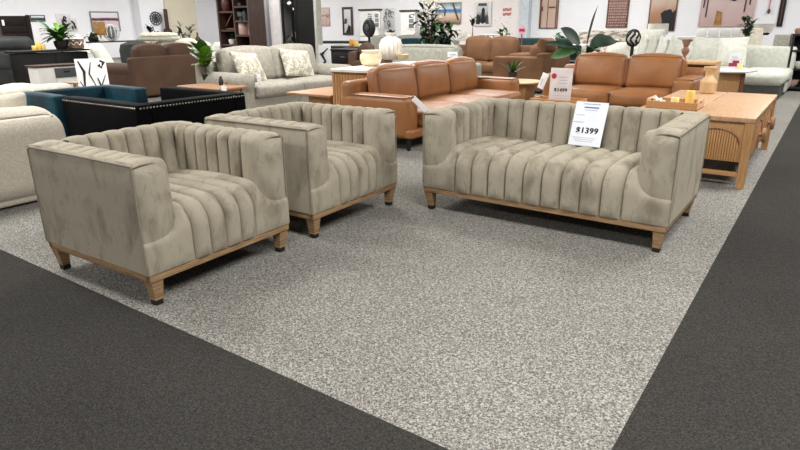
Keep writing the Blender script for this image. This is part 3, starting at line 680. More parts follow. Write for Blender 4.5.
# ------------------------------------------------------------------ black, teal and cream pieces at the left
def tuxedo(name,label,loc,rz,Wd,Dp,H,mb,mp,th=.14,nails=True):
    t=thing(name,label,'armchair',loc,rz)
    bxo('base',(0,Dp/2,.16),(Wd-.04,Dp-.04,.2),mb,t,.02)
    bxo('seat_cushion',(0,Dp/2-.06,.34),(Wd-2*th-.01,Dp-th-.06,.18),mb,t,.05,.02)
    for s in (-1,1): bxo('arm',(s*(Wd/2-th/2),Dp/2,.06+(H-.06)/2),(th,Dp,H-.06),mb,t,.02,.006)
    bxo('backrest',(0,Dp-th/2,.06+(H-.06)/2),(Wd-2*th+.004,th,H-.06),mb,t,.02,.006)
    if nails:
        g=B()
        for k in range(int(Wd/.032)): lathe(g,[(.011,0),(.007,.005),(0,.007)],seg=6,mx=Matrix.Translation((-Wd/2+.02+k*.032,Dp-.001,H-.03))@Matrix.Rotation(-PI/2,4,'X'))
        for s in (-1,1):
            for k in range(int(Dp/.032)): lathe(g,[(.011,0),(.007,.005),(0,.007)],seg=6,mx=Matrix.Translation((s*(Wd/2-.001),.02+k*.032,H-.03))@Matrix.Rotation(s*PI/2,4,'Y'))
        obj('nail_trim',g,mp,t)['kind']='stuff'
    for sx in (-1,1):
        for y in (.06,Dp-.06): obj('leg',taper_leg(B(),(sx*(Wd/2-.07),y,.07),(sx*(Wd/2-.07),y,0),.05,.04),'black_wood',t)
    return t
tuxedo('black_armchair','black boxy armchair with silver nail trim behind the nearest tufted armchair',(-5.95,3.43,0),-PI/2,1.18,1.23,.73,'black_leather','nail')
tuxedo('teal_armchair','teal velvet boxy armchair beside the black nail-trimmed one',(-6.0,3.28,0),PI/2,.98,.74,.735,'teal_velvet','teal_velvet',nails=False)
couch('boucle_sofa','cream boucle rounded sofa standing left of the nearest tufted armchair','sofa',(-6.05,1.33,0),-PI/2,2.2,.98,.74,.42,.66,.26,2,.8,'boucle',legh=.02,rad=.13,rec=.05,bt=.22,backc=False)
o=[x for x in C.objects if x.name.startswith('boucle_sofa')][0]
for ch in kids(o):
    if ch.name.startswith('back_panel'):
        g=B(); box(g,(0,.98-.17,.385),(2.2,.4,.73),.19,.03,seg=6,mid=6); g.to_mesh(ch.data); g.free()
        for p in ch.data.polygons: p.use_smooth=True
pillow('boucle_cushion','cream boucle scatter cushion showing above the rounded sofa back',(onX(-6,118,-5.5).x,onX(-6,118,-5.5).y,.44),.5,.42,.24,'boucle',-PI/2,.15)
couch('cream_sofa','cream sofa whose rounded back shows behind the teal armchair','sofa',(-7.95,2.75,0),-PI/2,1.5,.95,.76,.44,.6,.24,2,.74,'cream_fabric',legh=.08,rad=.06)
# ------------------------------------------------------------------ left middle distance
couch('suede_sofa','dark brown suede sofa seen from the back, behind the black armchair','sofa',(-12.0,7.56,0),-PI/2,1.9,1.05,.785,.47,.67,.28,2,.985,'brown_suede',legh=.04,roll=True,rad=.04,bt=.26,ct=.2,lean=.1)
t=thing('abstract_canvas','black and white abstract canvas leaning near the white cabinet','picture',ond(93.5,80,9.8).to_2d().to_3d(),PI/2-.45)
mx=RX(-.1); h=.93; bxo('canvas',(0,0,h/2),(.4,.03,h),'tag_white',t,.004,mx=mx)
g=B()
for pts,wd in (([(-.16,.9),(-.1,.75),(-.12,.55),(-.08,.4),(-.13,.2)],.022),([(-.17,.62),(-.12,.5),(-.15,.35)],.012),([(.0,.88),(-.04,.72),(.02,.56),(.0,.36),(.05,.15)],.012),([(.12,.9),(.17,.87),(.13,.8),(.1,.84)],.026),([(.17,.7),(.1,.55),(.15,.4),(.08,.2)],.01),([(.06,.66),(.1,.5)],.016),([(-.02,.3),(.03,.2),(-.03,.1)],.026)):
    tube(g,[mx@Vector((x,-.017,z)) for x,z in pts],[wd*.5,wd,wd*.6,wd,wd*.3][:len(pts)],6)
for v_ in g.verts: 
    q=mx.inverted()@v_.co; q.y=max(-.019,min(-.013,q.y)); v_.co=mx@q
obj('brush_strokes',g,'ink',t)
cy=lambda u: onX(u,75,-13.1).y
c0=(cy(36)+cy(82))/2; cwd=cy(82)-cy(36)
t=thing('white_cabinet','low white cabinet with brown top and grey drawer in front of the black sideboard','cabinet',(-13.1,c0,0),PI/2)
bxo('body',(0,.2,.31),(cwd-.08,.4,.54),'white_paint',t,.008); bxo('top',(0,.2,.6),(cwd,.46,.04),'dark_wood',t,.006); bxo('plinth',(0,.2,.02),(cwd-.1,.38,.05),'white_paint',t,.004)
dm=(cy(55.5)+cy(78))/2-c0; dw=cy(78)-cy(55.5)
d=bxo('drawer',(dm,-.012,.455),(dw,.03,.19),'slate',t,.004); bxo('drawer_handle',(dm,-.035,.48),(.12,.02,.035),'ink',d,.004)
bxo('door',(dm,-.01,.2),(dw,.025,.26),'white_paint',t,.004); lm=(cy(38)+cy(54))/2-c0; bxo('door',(lm,-.01,.31),(cy(54)-cy(38),.025,.48),'white_paint',t,.004)
t=thing('small_stand','small brown wooden stand beside the abstract canvas','stand',ond(75.5,85,10.6).to_2d().to_3d(),.4)
bxo('top',(0,0,.55),(.26,.26,.025),'walnut_top',t,.004)
for sx in (-1,1):
    for sy in (-1,1): bxo('leg',(sx*.1,sy*.1,.27),(.03,.03,.54),'walnut_top',t,.003)
t=thing('black_sideboard','long black sideboard carrying candles, fern and zigzag basket','sideboard',(-14.6,(onX(18,50,-14.4).y+onX(95,50,-14.4).y)/2,0),PI/2)
SWD=onX(95,50,-14.4).y-onX(18,50,-14.4).y
SH=.86
bxo('top',(0,.22,SH-.02),(SWD,.52,.04),'black_wood',t,.008); bxo('body',(0,.24,SH/2-.02),(SWD-.14,.44,SH-.08),'black_wood',t,.01)
for x in (-SWD*.225,SWD*.225): d=bxo('door',(x,.015,.46),(SWD*.43,.02,.62),'black_wood',t,.006); obj('knob',lathe(B(),[(.01,0),(.02,.02),(0,.03)],seg=10,mx=Matrix.Translation((x*.3,.004,.5))@RX(PI/2)),'nail',d)
bxo('plinth',(0,.24,.04),(SWD-.2,.4,.08),'black_wood',t,.006)
def onside(u,v): 
    p=onX(u,v,-14.75); return Vector((-14.8,p.y,SH))
for k,(u,hh,lb) in enumerate(((35.5,.1,'short yellow candle at the left of three on the black sideboard'),(40,.2,'tallest yellow candle, middle of three on the black sideboard'),(44.5,.12,'short yellow candle at the right of three on the black sideboard'))):
    p=onside(u,49); candle(lb,(p.x,p.y,SH),.05,hh,'candle')
p=onside(63,49); plant('fern','leafy green fern in a black bowl on the black sideboard',p,.42,.55,52,.46,.14,(.15,.19),seed=9,stems=7,droop=1.0,mixm='leaf_bright',el=(.1,1.2),hbase=.1)
p=onside(77,49)
t=thing('zigzag_basket','grey basket with white zigzag band on the black sideboard','basket',p,0)
obj('body',lathe(B(),[(.15,0),(.19,.02),(.2,.22),(.185,.22),(.17,.04),(0,.03)],seg=24),'basket',t)
g=B(); n=20; pts=[(.203*math.cos(2*PI*k/n),.203*math.sin(2*PI*k/n),.12+(.035 if k%2 else -.035)) for k in range(n+1)]; tube(g,pts,.012,5); obj('zigzag_band',g,'tag_white',t)
p=ond(78,40,17.5); t=thing('cone_lamp','white cone-shaped lamp behind the zigzag basket','lamp',(p.x,p.y,0)); obj('lamp_shade',lathe(B(),[(.28,.72),(.3,.74),(.06,1.15),(0,1.16)],seg=24),'white_paint',t); obj('stem',lathe(B(),[(.03,.02),(.03,.72)],seg=10),'black_metal',t); obj('base',lathe(B(),[(.18,0),(.18,.02),(0,.03)],seg=20),'black_metal',t)
p=ond(10,40,12.6); couch('recliner_sofa','charcoal leather high-backed sofa seen from behind, left of the black sideboard','sofa',(-17.3,onX(36,50,-16.3).y-1.35,0),-PI/2,2.7,1.0,1.06,.45,.62,.25,2,1.1,'charcoal_leather',legh=.03,bt=.24,lean=.02)
t=thing('brown_headboard','tall dark brown panelled headboard with white tag behind the charcoal sofa','headboard',ond(17,40,25).to_2d().to_3d(),PI/2-.35)
bxo('panel',(0,0,.88),(.8,.12,1.68),'darkest_wood',t,.02); bxo('side_post',(-.44,0,.89),(.12,.18,1.76),'dark_wood',t,.02); bxo('side_post',(.44,0,.88),(.12,.18,1.74),'darkest_wood',t,.02); bxo('tag',(-.3,-.08,1.5),(.07,.01,.18),'tag_white',t,.001)
for k in range(5): bxo('slat',(0,-.065,.56+.24*k),(.74,.02,.2),'darkest_wood',t,.01)
# ---- pictures on the left wall
def pl(name,label,u0,u1,v0,v1,mart,mfr,X=XL,fw=.03,marks=None,cat='picture'):
    a=onX(u0,v1,X); b=onX(u1,v0,X)
    za=onX((u0+u1)/2,v1,X).z; zb=onX((u0+u1)/2,v0,X).z
    return picture(name,label,(X,a.y,za),(X,b.y,zb),'X',mart,mfr,fw,.04,marks,cat=cat)
def loops(t,w,h,y):
    r=random.Random(int(w*1000)); g=B()
    for k in range(3):
        cx,cz,ra=r.uniform(-.15,.15)*w,(.2-.22*k)*h,r.uniform(.12,.22)*h
        tube(g,[(cx+ra*.6*math.cos(a*.5),y-.012,cz+ra*math.sin(a*.5)) for a in range(12)],.03,5)
    obj('ink_loops',g,'ink',t)
    blot(t,'paint_patch',[(-.2*w,-.1*h),(.0,-.05*h),(.02*w,.12*h),(-.15*w,.2*h)],'gold',y-.012)
pl('abstract_print','white print with black ink loops and a gold patch above the fern','58','69',14,30,'art_grey','white_paint',marks=loops) if False else pl('abstract_print','white print with black ink loops and a gold patch above the fern',58,69,14,30,'art_grey','white_paint',marks=loops)
def loops2(t,w,h,y):
    g=B(); tube(g,[(-.2*w,y-.012,.3*h),(.1*w,y-.012,.1*h),(.2*w,y-.012,-.3*h),(-.1*w,y-.012,-.35*h),(-.2*w,y-.012,-.1*h)],.04,5); obj('ink_loops',g,'ink',t)
pl('abstract_print','narrow white print with one black ink loop, right of the gold-patched print',70,75.5,18.5,31,'art_grey','white_paint',marks=loops2)
pl('skyline_print','small dark skyline print right of the brown headboard',30.5,44,15,21.5,'art_skyline','slate')
pl('sunset_print','pale framed print with a dark plum horizon band',92,117.5,11.5,31.5,'art_sunset','grey_ceramic',fw=.05)
XP=XL+.5
a=onX(155.5,18.5,XP)
t=thing('wall_medallion','round dark carved medallion on the white wall panel','wall decoration',(XP+.03,a.y,a.z),PI/2)
mr=Matrix.Rotation(PI/2,4,'X'); rr=.29
g=B()
for r_ in (rr,rr*.62,rr*.25): tube(g,[(r_*math.cos(2*PI*k/28),0,r_*math.sin(2*PI*k/28)) for k in range(29)],rr*.085,6)
obj('rings',g,'slate',t); g=B()
for k in range(12): a_=2*PI*k/12; tube(g,[(rr*.25*math.cos(a_),0,rr*.25*math.sin(a_)),(rr*math.cos(a_),0,rr*math.sin(a_))],rr*.07,6)
obj('petals',g,'slate',t); obj('hub',lathe(B(),[(rr*.14,0),(rr*.1,.04),(0,.05)],seg=16,mx=Matrix.Rotation(PI/2,4,'X')),'ink',t)
a=onX(168,33,XP+.32); b_=onX(166.5,9,XP+.32)
t=thing('wooden_paddle','tall dark wooden paddle with a round end against the white wall panel','wall decoration',(XP+.32,a.y,0),PI/2)
bxo('blade',(0,0,(a.z+b_.z)/2),(.2,.06,b_.z-a.z),'dark_wood',t,.02); obj('round_end',lathe(B(),[(.23,-.04),(.25,0),(.23,.04),(.0,.05)],(0,0,0),seg=24,mx=Matrix.Translation((0,0,a.z))@RX(PI/2)),'dark_wood',t)
obj('stand',lathe(B(),[(.22,0),(.22,.03),(.04,.06),(.04,a.z-.2)],seg=14),'black_metal',t)
# ---- far left furniture
def fl_(u,v,d): return ond(u,v,d).to_2d().to_3d()
rs=[x for x in C.objects if x.name.startswith('recliner_sofa')][0]
for s in (-1,1): bxo('headrest',(s*.66,.9,.98),(1.26,.26,.3),'charcoal_leather',rs,.07,.03); bxo('back_cover',(s*.66,.985,.6),(1.28,.06,.42),'charcoal_leather',rs,.02,.01)
p=fl_(103,40,21.5); table('console_table','long black console table under the pale sunset print','console table',p,PI/2,2.6,.5,.92,'black_wood','black_wood')
CT=p
def ct(u): q=onX(u,38,CT.x); return Vector((CT.x,q.y,.92))
q=ct(101); t=thing('table_lamp','table lamp with gold block shade on the black console','lamp',q); obj('base',lathe(B(),[(.1,0),(.1,.03),(.03,.06),(.03,.2)],seg=14),'white_ceramic',t); bxo('lamp_shade',(0,0,.38),(.26,.26,.4),'gold',t,.01)
q=ct(112); t=thing('mesh_globe','round white mesh globe ornament on the black console','ornament',q); g=B()
for k in range(6):
    a_=PI*k/6; tube(g,[(.24*math.cos(a_)*math.cos(s*PI/8),.24*math.sin(a_)*math.cos(s*PI/8),.25+.24*math.sin(s*PI/8)) for s in range(17)],.014,5)
obj('wire_globe',g,'tag_white',t); obj('core',lathe(B(),[(0,.03),(.13,.1),(.17,.25),(.13,.4),(0,.46)],seg=14),'grey_ceramic',t)
q=ct(95); pot('dark_vase','small dark vase at the left end of the black console','vase',q,[(.07,0),(.09,.03),(.1,.12),(.05,.2),(.06,.24),(0,.22)],'black_pot',seg=14)
q=ct(91); plant('trailing_plant','low trailing green plant on the black console',q,.16,.3,14,.22,.09,(.09,.12),seed=14,stems=4,droop=1.2)
p=fl_(121,50,16.2); t=thing('lounge_chair','white sloping lounge chair behind the abstract canvas','chair',p,PI/2+.9)
bxo('seat',(0,0,.36),(.8,.8,.2),'white_fabric',t,.06,.02); c_=(0,.42,.66); bxo('backrest',c_,(.8,.2,.66),'white_fabric',t,.08,.03,mx=at(c_,RX(-.45))); bxo('base',(0,.05,.13),(.66,.7,.26),'slate',t,.03)
p=fl_(136,44,19.6); t=thing('round_armchair','dark green round-backed armchair behind the brown suede sofa','armchair',p,PI/2); obj('tub_back',lathe(B(),[(.4,.05),(.46,.2),(.47,.7),(.42,.86),(.2,.94),(0,.95)],seg=24),'charcoal_fabric',t); obj('feet',lathe(B(),[(.3,0),(.32,.05),(0,.05)],seg=16),'black_metal',t)
p=fl_(164,44,17.6); couch('beige_sofa','beige sofa piled with flat cushions behind the brown suede sofa','sofa',p,0.4,1.5,.95,.95,.45,.66,.24,2,1.0,'cream_fabric',legh=.08)
SB=p
for k,(m_,z) in enumerate((('sage_fabric',.96),('cream_fabric',1.06))):
    t=obj('flat_cushion',box(B(),(0,0,.06),(1.1-.2*k,.5,.11),.05,.02),m_); tag(t,('sage','cream')[k]+' flat cushion '+('under the cream one, laid on the beige sofa back','topmost on the beige sofa back')[k],'cushion',None,fl_(160,44,18.5)+Vector((0,0,z)),.4)
p=fl_(150,33,24); plant('potted_plant','small dark plant left of the round medallion',p+Vector((0,0,0)),1.35,.3,16,.28,.16,(.14,.8),seed=21,mp='gold',ml='leaf_dark',hbase=.6)
p=fl_(157.5,33,24.3); plant('potted_plant','small dark plant below the round medallion',p,1.25,.35,16,.26,.13,(.12,.8),seed=22,ml='leaf_dark',hbase=.6)
p=fl_(184.5,40,19.6); plant('bushy_plant','tall bushy dark plant against the beige wall panel',p,1.42,.6,60,.24,.08,(.16,.3),seed=23,ml='leaf_dark',stems=5,hbase=.45,droop=.7)
p=fl_(204,44,16.6); couch('white_sofa','white sofa left of the dark bookcase','sofa',p,.6,1.1,.9,.86,.45,.66,.22,2,.9,'white_fabric',legh=.06)
p=fl_(198,40,20); pot('slim_bottle','dark slim bottle on a white pedestal behind the white sofa','bottle',(p.x,p.y,.8),[(.06,0),(.07,.02),(.07,.2),(.025,.26),(.025,.36),(0,.36)],'maroon_ceramic',seg=14); tag(obj('pedestal',box(B(),(0,0,.4),(.4,.4,.8),.01),'white_paint'),'white pedestal behind the white sofa holding a dark bottle','pedestal',None,(p.x,p.y,0))
# ------------------------------------------------------------------ bookcase and black cabinet
BY=10.2
a=onY(217.5,20,BY); b_=onY(249.5,20,BY); x0,x1=a.x,b_.x; bw=x1-x0; BH=2.35; dep=.5
t=thing('bookcase','tall dark wood open bookcase behind the grey sofa','bookcase',((x0+x1)/2,BY,0))
zs=lambda v: onY(233,v,BY).z
xd=onY(233.5,20,BY).x-(x0+x1)/2
for x in (-bw/2+.03,bw/2-.03): bxo('side_panel',(x,dep/2,BH/2),(.06,dep,BH),'dark_wood',t,.005)
bxo('back_board',(0,dep-.015,BH/2),(bw-.1,.02,BH-.04),'darkest_wood',t,.003); bxo('divider',(xd,dep/2,BH/2),(.05,dep-.04,BH-.06),'dark_wood',t,.004)
for z in (BH-.03,.05): bxo('shelf',(0,dep/2,z),(bw-.1,dep-.02,.06),'dark_wood',t,.004)
L=(-bw/2+.06,xd-.025); Rr=(xd+.025,bw/2-.06)
def shelf(rng,z): bxo('shelf',((rng[0]+rng[1])/2,dep/2,z-.022),(rng[1]-rng[0],dep-.04,.045),'dark_wood',t,.004)
ZL=[zs(11),zs(29.8),zs(44.5)]; ZR=[zs(6.2),zs(20.6),zs(34.8)]
for z in ZL+[.45]: shelf(L,z)
for z in ZR+[.62,.33]: shelf(Rr,z)
bx0=(x0+x1)/2
def onsh(u,z): q=onY(u,20,BY+.2); return Vector((q.x,BY+.2,z))
pot('maroon_vase','dark red vase on the top-left bookcase shelf','vase',onsh(227.5,ZL[0]),[(.09,0),(.12,.05),(.13,.2),(.1,.32),(.06,.36),(.08,.4),(0,.38)],'maroon_ceramic',seg=18)
q=onsh(229,ZL[1]); g=B(); tube(g,[(-.2,0,.02),(.18,0,.02),(.18,0,.42),(-.2,0,.02)],.016,5); tag(obj('triangle_frame',g,'brown_ceramic'),'brown triangular frame on the middle-left bookcase shelf','ornament',None,q)
plant('succulent','small green succulent in a white bowl on the lower-left bookcase shelf',onsh(230.5,ZL[2]),.22,.2,16,.16,.06,(.1,.12),mp='white_ceramic',seed=31,droop=.5,hbase=.1)
plant('succulent','tiny green succulent on the top-right bookcase shelf',onsh(240,ZR[0]),.14,.1,10,.1,.05,(.06,.08),mp='grey_ceramic',seed=32,hbase=.1)
pot('grey_cup','grey-green goblet on the upper-right bookcase shelf','cup',onsh(240.5,ZR[1]),[(.06,0),(.03,.03),(.03,.06),(.09,.1),(.1,.2),(.09,.2),(0,.12)],'grey_ceramic',seg=16)
pot('grey_canister','grey canister right of the goblet on the upper-right bookcase shelf','canister',onsh(245.5,ZR[1]),[(.06,0),(.065,.01),(.065,.2),(.06,.22),(.03,.23),(.03,.25),(0,.25)],'slate',seg=16)
pot('pale_pot','large pale pinkish pot on the lower-right bookcase shelf','pot',onsh(242.8,ZR[2]),[(.11,0),(.125,.02),(.125,.27),(.118,.28),(.11,.27),(0,.25)],'rose_ceramic',seg=20)
pot('pink_canister','slim pink canister behind the pale pinkish pot','canister',onsh(247,ZR[2])+Vector((0,.06,0)),[(.05,0),(.055,.01),(.055,.32),(.04,.35),(0,.35)],'pink',seg=16)
BY=12
a=onY(281.5,20,BY); b_=onY(296.5,20,BY); cw=b_.x-a.x; cdp=.68; ch=2.25
t=thing('display_cabinet','tall black display cabinet with a dark glass door','cabinet',((a.x+b_.x)/2,BY,0))
bxo('carcass',(0,cdp/2+.02,ch/2),(cw,cdp-.04,ch),'black_wood',t,.008)
f=B()
for x in (-cw/2+.035,cw/2-.035): box(f,(x,.01,ch/2),(.07,.03,ch-.02),.004)
for z in (.06,.42,ch-.05): box(f,(0,.01,z),(cw-.14,.03,.09),.004)
o=obj('door',f,'black_wood',t); bxo('glass_panel',(0,.014,1.28),(cw-.14,.008,1.66),'clear_glass',o,.001); bxo('lower_panel',(0,.014,.24),(cw-.14,.01,.3),'black_gloss',o,.002); bxo('handle',(cw/2-.05,-.012,1.1),(.015,.02,.16),'nail',o,.004)
# ------------------------------------------------------------------ back wall pictures and furniture (centre)
def pb(name,label,u0,u1,v0,v1,mart,mfr,Y=YB,fw=.03,marks=None,cat='picture'):
    a=onY(u0,(v0+v1)/2,Y); b=onY(u1,(v0+v1)/2,Y); um=(u0+u1)/2
    return picture(name,label,(a.x,Y,onY(um,v1,Y).z),(b.x,Y,onY(um,v0,Y).z),'Y',mart,mfr,fw,.04,marks,cat=cat)
pb('rose_print','dusty pink print right of the grey column',320.5,330,7.5,26,'art_rose','art_rose')
def fig(t,w,h,y):  # the mirror's dark reflections, painted on as flat shapes
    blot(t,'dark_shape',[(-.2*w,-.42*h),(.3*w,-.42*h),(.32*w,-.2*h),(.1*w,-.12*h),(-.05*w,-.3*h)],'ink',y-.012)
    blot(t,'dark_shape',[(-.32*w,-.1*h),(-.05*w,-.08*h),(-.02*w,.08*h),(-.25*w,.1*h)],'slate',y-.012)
pb('tall_mirror','tall narrow framed mirror with painted dark reflections between two white hutches and the pink print',343,353.2,7,35,'art_grey','dark_wood',fw=.1,marks=fig,cat='mirror')
def lineart(t,w,h,y):
    r=random.Random(5); g=B()
    for k in range(9):
        x,z=r.uniform(-.35,.35)*w,r.uniform(-.4,.4)*h; ra=r.uniform(.07,.14)*h
        tube(g,[(x+ra*.7*math.cos(a*.7),y-.012,z+ra*math.sin(a*.7)) for a in range(8)],.022,4)
    obj('line_drawing',g,'grey_ceramic',t)
pb('line_print','white print with looping grey line drawing between the hutches',384,395,8,29,'art_grey','white_paint',marks=lineart,Y=YB)
def hutch(label,u0,u1,v0,Y,wins):
    a=onY(u0,20,Y); b=onY(u1,20,Y); w=b.x-a.x; zt=onY((u0+u1)/2,v0,Y).z
    t=thing('hutch_cabinet',label,'cabinet',((a.x+b.x)/2,Y,0))
    bxo('carcass',(0,.12,zt/2-.03),(w,.22,zt-.06),'white_paint',t,.01); bxo('cornice',(0,.12,zt-.03),(w+.1,.3,.07),'dark_wood',t,.01); bxo('counter',(0,.12,.9),(w+.04,.3,.05),'white_paint',t,.006)
    for (ua,ub,va,vb) in wins:
        p=onY(ua,va,Y); q=onY(ub,vb,Y); cx=(p.x+q.x)/2-(a.x+b.x)/2; cz=(p.z+q.z)/2; ww=q.x-p.x; hh=p.z-q.z
        d=bxo('door',(cx,0,cz),(ww+.12,.03,hh+.12),'white_paint',t,.005); bxo('glass_pane',(cx,-.013,cz),(ww,.012,hh),'pane',d,.002)
        for k in (-1,1): bxo('glazing_bar',(cx,-.02,cz+k*hh*.17),(ww,.012,.025),'white_paint',d,.002)
    for x in (-w*.24,w*.24): d=bxo('lower_door',(x,-.002,.46),(w*.44,.03,.72),'white_paint',t,.006); obj('knob',lathe(B(),[(.012,0),(.02,.02),(0,.03)],seg=8,mx=Matrix.Translation((x*.4,-.018,.5))@RX(PI/2)),'ink',d)
    return t
hutch('white glazed hutch with dark cornice behind the black round sculpture',359.5,378,9,20.8,[(368,372.4,13.5,19),(375,379,13.5,27)])
hutch('white glazed hutch with dark cornice left of the tall plant in a basket',400.5,415,10,20.8,[(409,414,14,28)])
# dark grey sofa, white sofa, black chest
p=fl_(333,45,20.3); couch('long_black_bench','low black upholstered bench along the wall under the pink print','bench',fl_(334,36,21.6),.35,2.3,.6,.8,.55,.7,.1,1,.82,'charcoal_fabric',legh=.1,backc=False)
q=fl_(334,36,20.4); t=thing('white_console','white console with grey bags in front of the black bench','console table',q,.35); bxo('top',(0,0,.72),(2.0,.45,.06),'white_paint',t,.008); bxo('side_panel',(-.95,0,.35),(.06,.42,.7),'white_paint',t,.006); bxo('side_panel',(.95,0,.35),(.06,.42,.7),'white_paint',t,.006); bxo('shelf',(0,0,.2),(1.85,.4,.04),'black_wood',t,.004)
q=fl_(343,45,13.6); t=thing('black_chest','black chest of drawers left of the oak console vases','chest of drawers',q,.15); cw,chh,cd=.6,.84,.45
bxo('body',(0,cd/2,chh/2),(cw,cd,chh-.06),'black_wood',t,.01); bxo('top',(0,cd/2,chh-.015),(cw+.06,cd+.05,.035),'black_wood',t,.008)
for z in (.66,.44,.2): d=bxo('drawer',(0,-.008,z),(cw-.08,.024,.19),'black_wood',t,.006); bxo('handle',(0,-.03,z+.02),(.12,.02,.02),'nail',d,.005)
q=fl_(354,44,15.6)
t=thing('orange_lantern','glowing orange glass lantern block on a stand beside the black chest','lantern',q,.2); bxo('glass_block',(-.06,0,.92),(.1,.12,.17),'orange_glass',t,.02); bxo('glass_block',(.06,0,.89),(.1,.12,.12),'candle',t,.02); bxo('stand',(0,0,.41),(.44,.3,.82),'dark_wood',t,.02)
q=fl_(325,58,15.4); t=thing('framed_panel','black and white patterned panel standing left of the black chest','picture',q,.2); bxo('canvas',(0,0,.45),(.34,.03,.86),'art_grey',t,.004)
g=B(); 
tube(g,[(.1,-.02,.8),(-.08,-.02,.66),(.02,-.02,.5),(-.1,-.02,.3),(.05,-.02,.12)],[.02,.05,.03,.06,.03],6)
obj('brush_strokes',g,'ink',t)
q=fl_(370,44,16.2); couch('suede_armchair','brown suede armchair seen past the white ribbed vase','armchair',fl_(393,50,13.0),PI/2+.3,.9,.85,.82,.45,.64,.2,1,.95,'brown_suede',legh=.05)
q=fl_(369,30,15.6)
t=thing('disc_sculpture','large round black disc sculpture on a stand','sculpture',q,-.3); zc=onY(369,28,q.y).z; obj('disc',lathe(B(),[(0,.02),(.16,.05),(.34,.045),(.42,.0),(.34,-.045),(0,-.05)],seg=40,mx=Matrix.Translation((0,0,zc))@Matrix.Diagonal((.64,1,.55,1))@RX(PI/2)),'black_pot',t); obj('centre_boss',lathe(B(),[(.09,0),(.07,.03),(0,.04)],seg=18,mx=Matrix.Translation((0,-.055,zc))@RX(PI/2)),'slate',t); obj('stand',lathe(B(),[(.2,0),(.2,.03),(.03,.05),(.03,zc-.2)],seg=16),'black_metal',t); obj('column_block',box(B(),(0,.0,.3),(.34,.34,.6),.01),'dark_wood',t)
couch('sage_sofa','sage sofa far behind the white ribbed vase','sofa',fl_(388,44,19),.15,2.3,.9,.92,.45,.66,.25,2,1.0,'sage_fabric',legh=.08)
q=fl_(391,36,16.8); plant('potted_plant','small dark plant showing above the ribbed white vase',q,1.3,.25,18,.2,.13,(.12,.85),seed=41,ml='leaf_dark',hbase=.75)
couch('teal_sofa','small teal sofa between the white hutch and the tall plant','sofa',fl_(413,42,16.5),.12,1.5,.85,.97,.5,.8,.2,1,.98,'teal_velvet',legh=.06,backc=False)
# sage sofa seen from behind
q=fl_(422,60,11.4); couch('sage_sofa','sage-grey sofa with curved back seen from behind the tan three-seat sofa','sofa',(q.x,q.y+1.05,0),PI,1.5,1.0,.95,.45,.64,.22,2,.98,'sage_fabric',legh=.04,rad=.06,backc=False)
sb=[x for x in kids([x for x in C.objects if x.name.startswith('sage_sofa')][-1]) if x.name.startswith('back_panel')][0]
g=B(); box(g,(0,.9,.52),(1.48,.24,.92),.11,.02,seg=4); g.to_mesh(sb.data); g.free()
for p in sb.data.polygons: p.use_smooth=True
q=fl_(429.5,40,14.8)
plant('basket_tree','tall leafy plant with pale blossom sprays in a woven basket',q,1.72,.62,120,.27,.1,(.2,.4),mp='basket',basket=True,ml='leaf_dark',mixm='leaf',seed=51,stems=9,hbase=.45,droop=.8,el=(-.3,1.2),flowers=160)
q=fl_(444,45,16.0); plant('bushy_plant','dense dark leafy bush right of the woven basket',q,1.4,.6,120,.28,.12,(.2,.3),seed=52,ml='leaf_dark',mixm='leaf',stems=8,hbase=.35,droop=.9,el=(-.4,1.1))
YW=YB-.13
def palm(t,w,h,y):
    g=B(); tube(g,[(.2*w,y-.012,.45*h),(.3*w,y-.012,.1*h),(.42*w,y-.012,-.3*h)],.035,5); tube(g,[(-.3*w,y-.012,.45*h),(-.1*w,y-.012,.2*h),(-.12*w,y-.012,-.1*h)],.03,5); obj('palm_trunks',g,'tan_dark',t)
pb('beach_print','beach print with blue sea and palm trunks',436,461,2.5,24,'art_beach','art_beach',Y=YW,marks=palm)
def cactus(t,w,h,y):
    blot(t,'cactus_shape',[(-.05*w,-.4*h),(.12*w,-.4*h),(.14*w,.2*h),(.05*w,.28*h),(-.04*w,.2*h)],'ink',y-.012); blot(t,'cactus_shape',[(-.36*w,-.42*h),(-.12*w,-.42*h),(-.16*w,-.05*h),(-.26*w,.0),(-.34*w,-.08*h)],'ink',y-.012); blot(t,'cactus_shape',[(.2*w,-.42*h),(.4*w,-.42*h),(.36*w,-.1*h),(.26*w,-.04*h)],'slate',y-.012)
    blot(t,'dark_title_bar',[(-.25*w,.34*h),(.25*w,.34*h),(.25*w,.45*h),(-.25*w,.45*h)],'slate',y-.012)
pb('cactus_print','black and white cactus print in a wide white frame',474.5,491.5,2,26,'art_cactus','white_paint',Y=YW,fw=.12,marks=cactus)
a=onY(506.5,11.5,YW); t=thing('wall_lettering','two short lines of red lettering on the pinkish wall','sign',(a.x,YW-.006,a.z))
r=random.Random(2)
for zz in (.07,-.09):
    for k in range(4):
        g=B(); x=-.13+.09*k; box(g,(x,0,zz),(.02,.01,.1),.002); box(g,(x+.035,0,zz+(.04 if k%2 else -.04)),(.05,.01,.02),.002); box(g,(x+.05,0,zz),(.016,.01,.07),.002); obj('letter',g,'red',t)
q=fl_(456,40,19.9); t=thing('white_console','long white console under the beach print','console table',q,.1); bxo('top',(0,0,.86),(1.9,.45,.06),'white_paint',t,.008)
for x in (-.9,0,.9): bxo('side_panel',(x,0,.42),(.06,.42,.84),'white_paint',t,.006)
bxo('shelf',(0,0,.35),(1.75,.4,.04),'white_paint',t,.004)
WCO=q
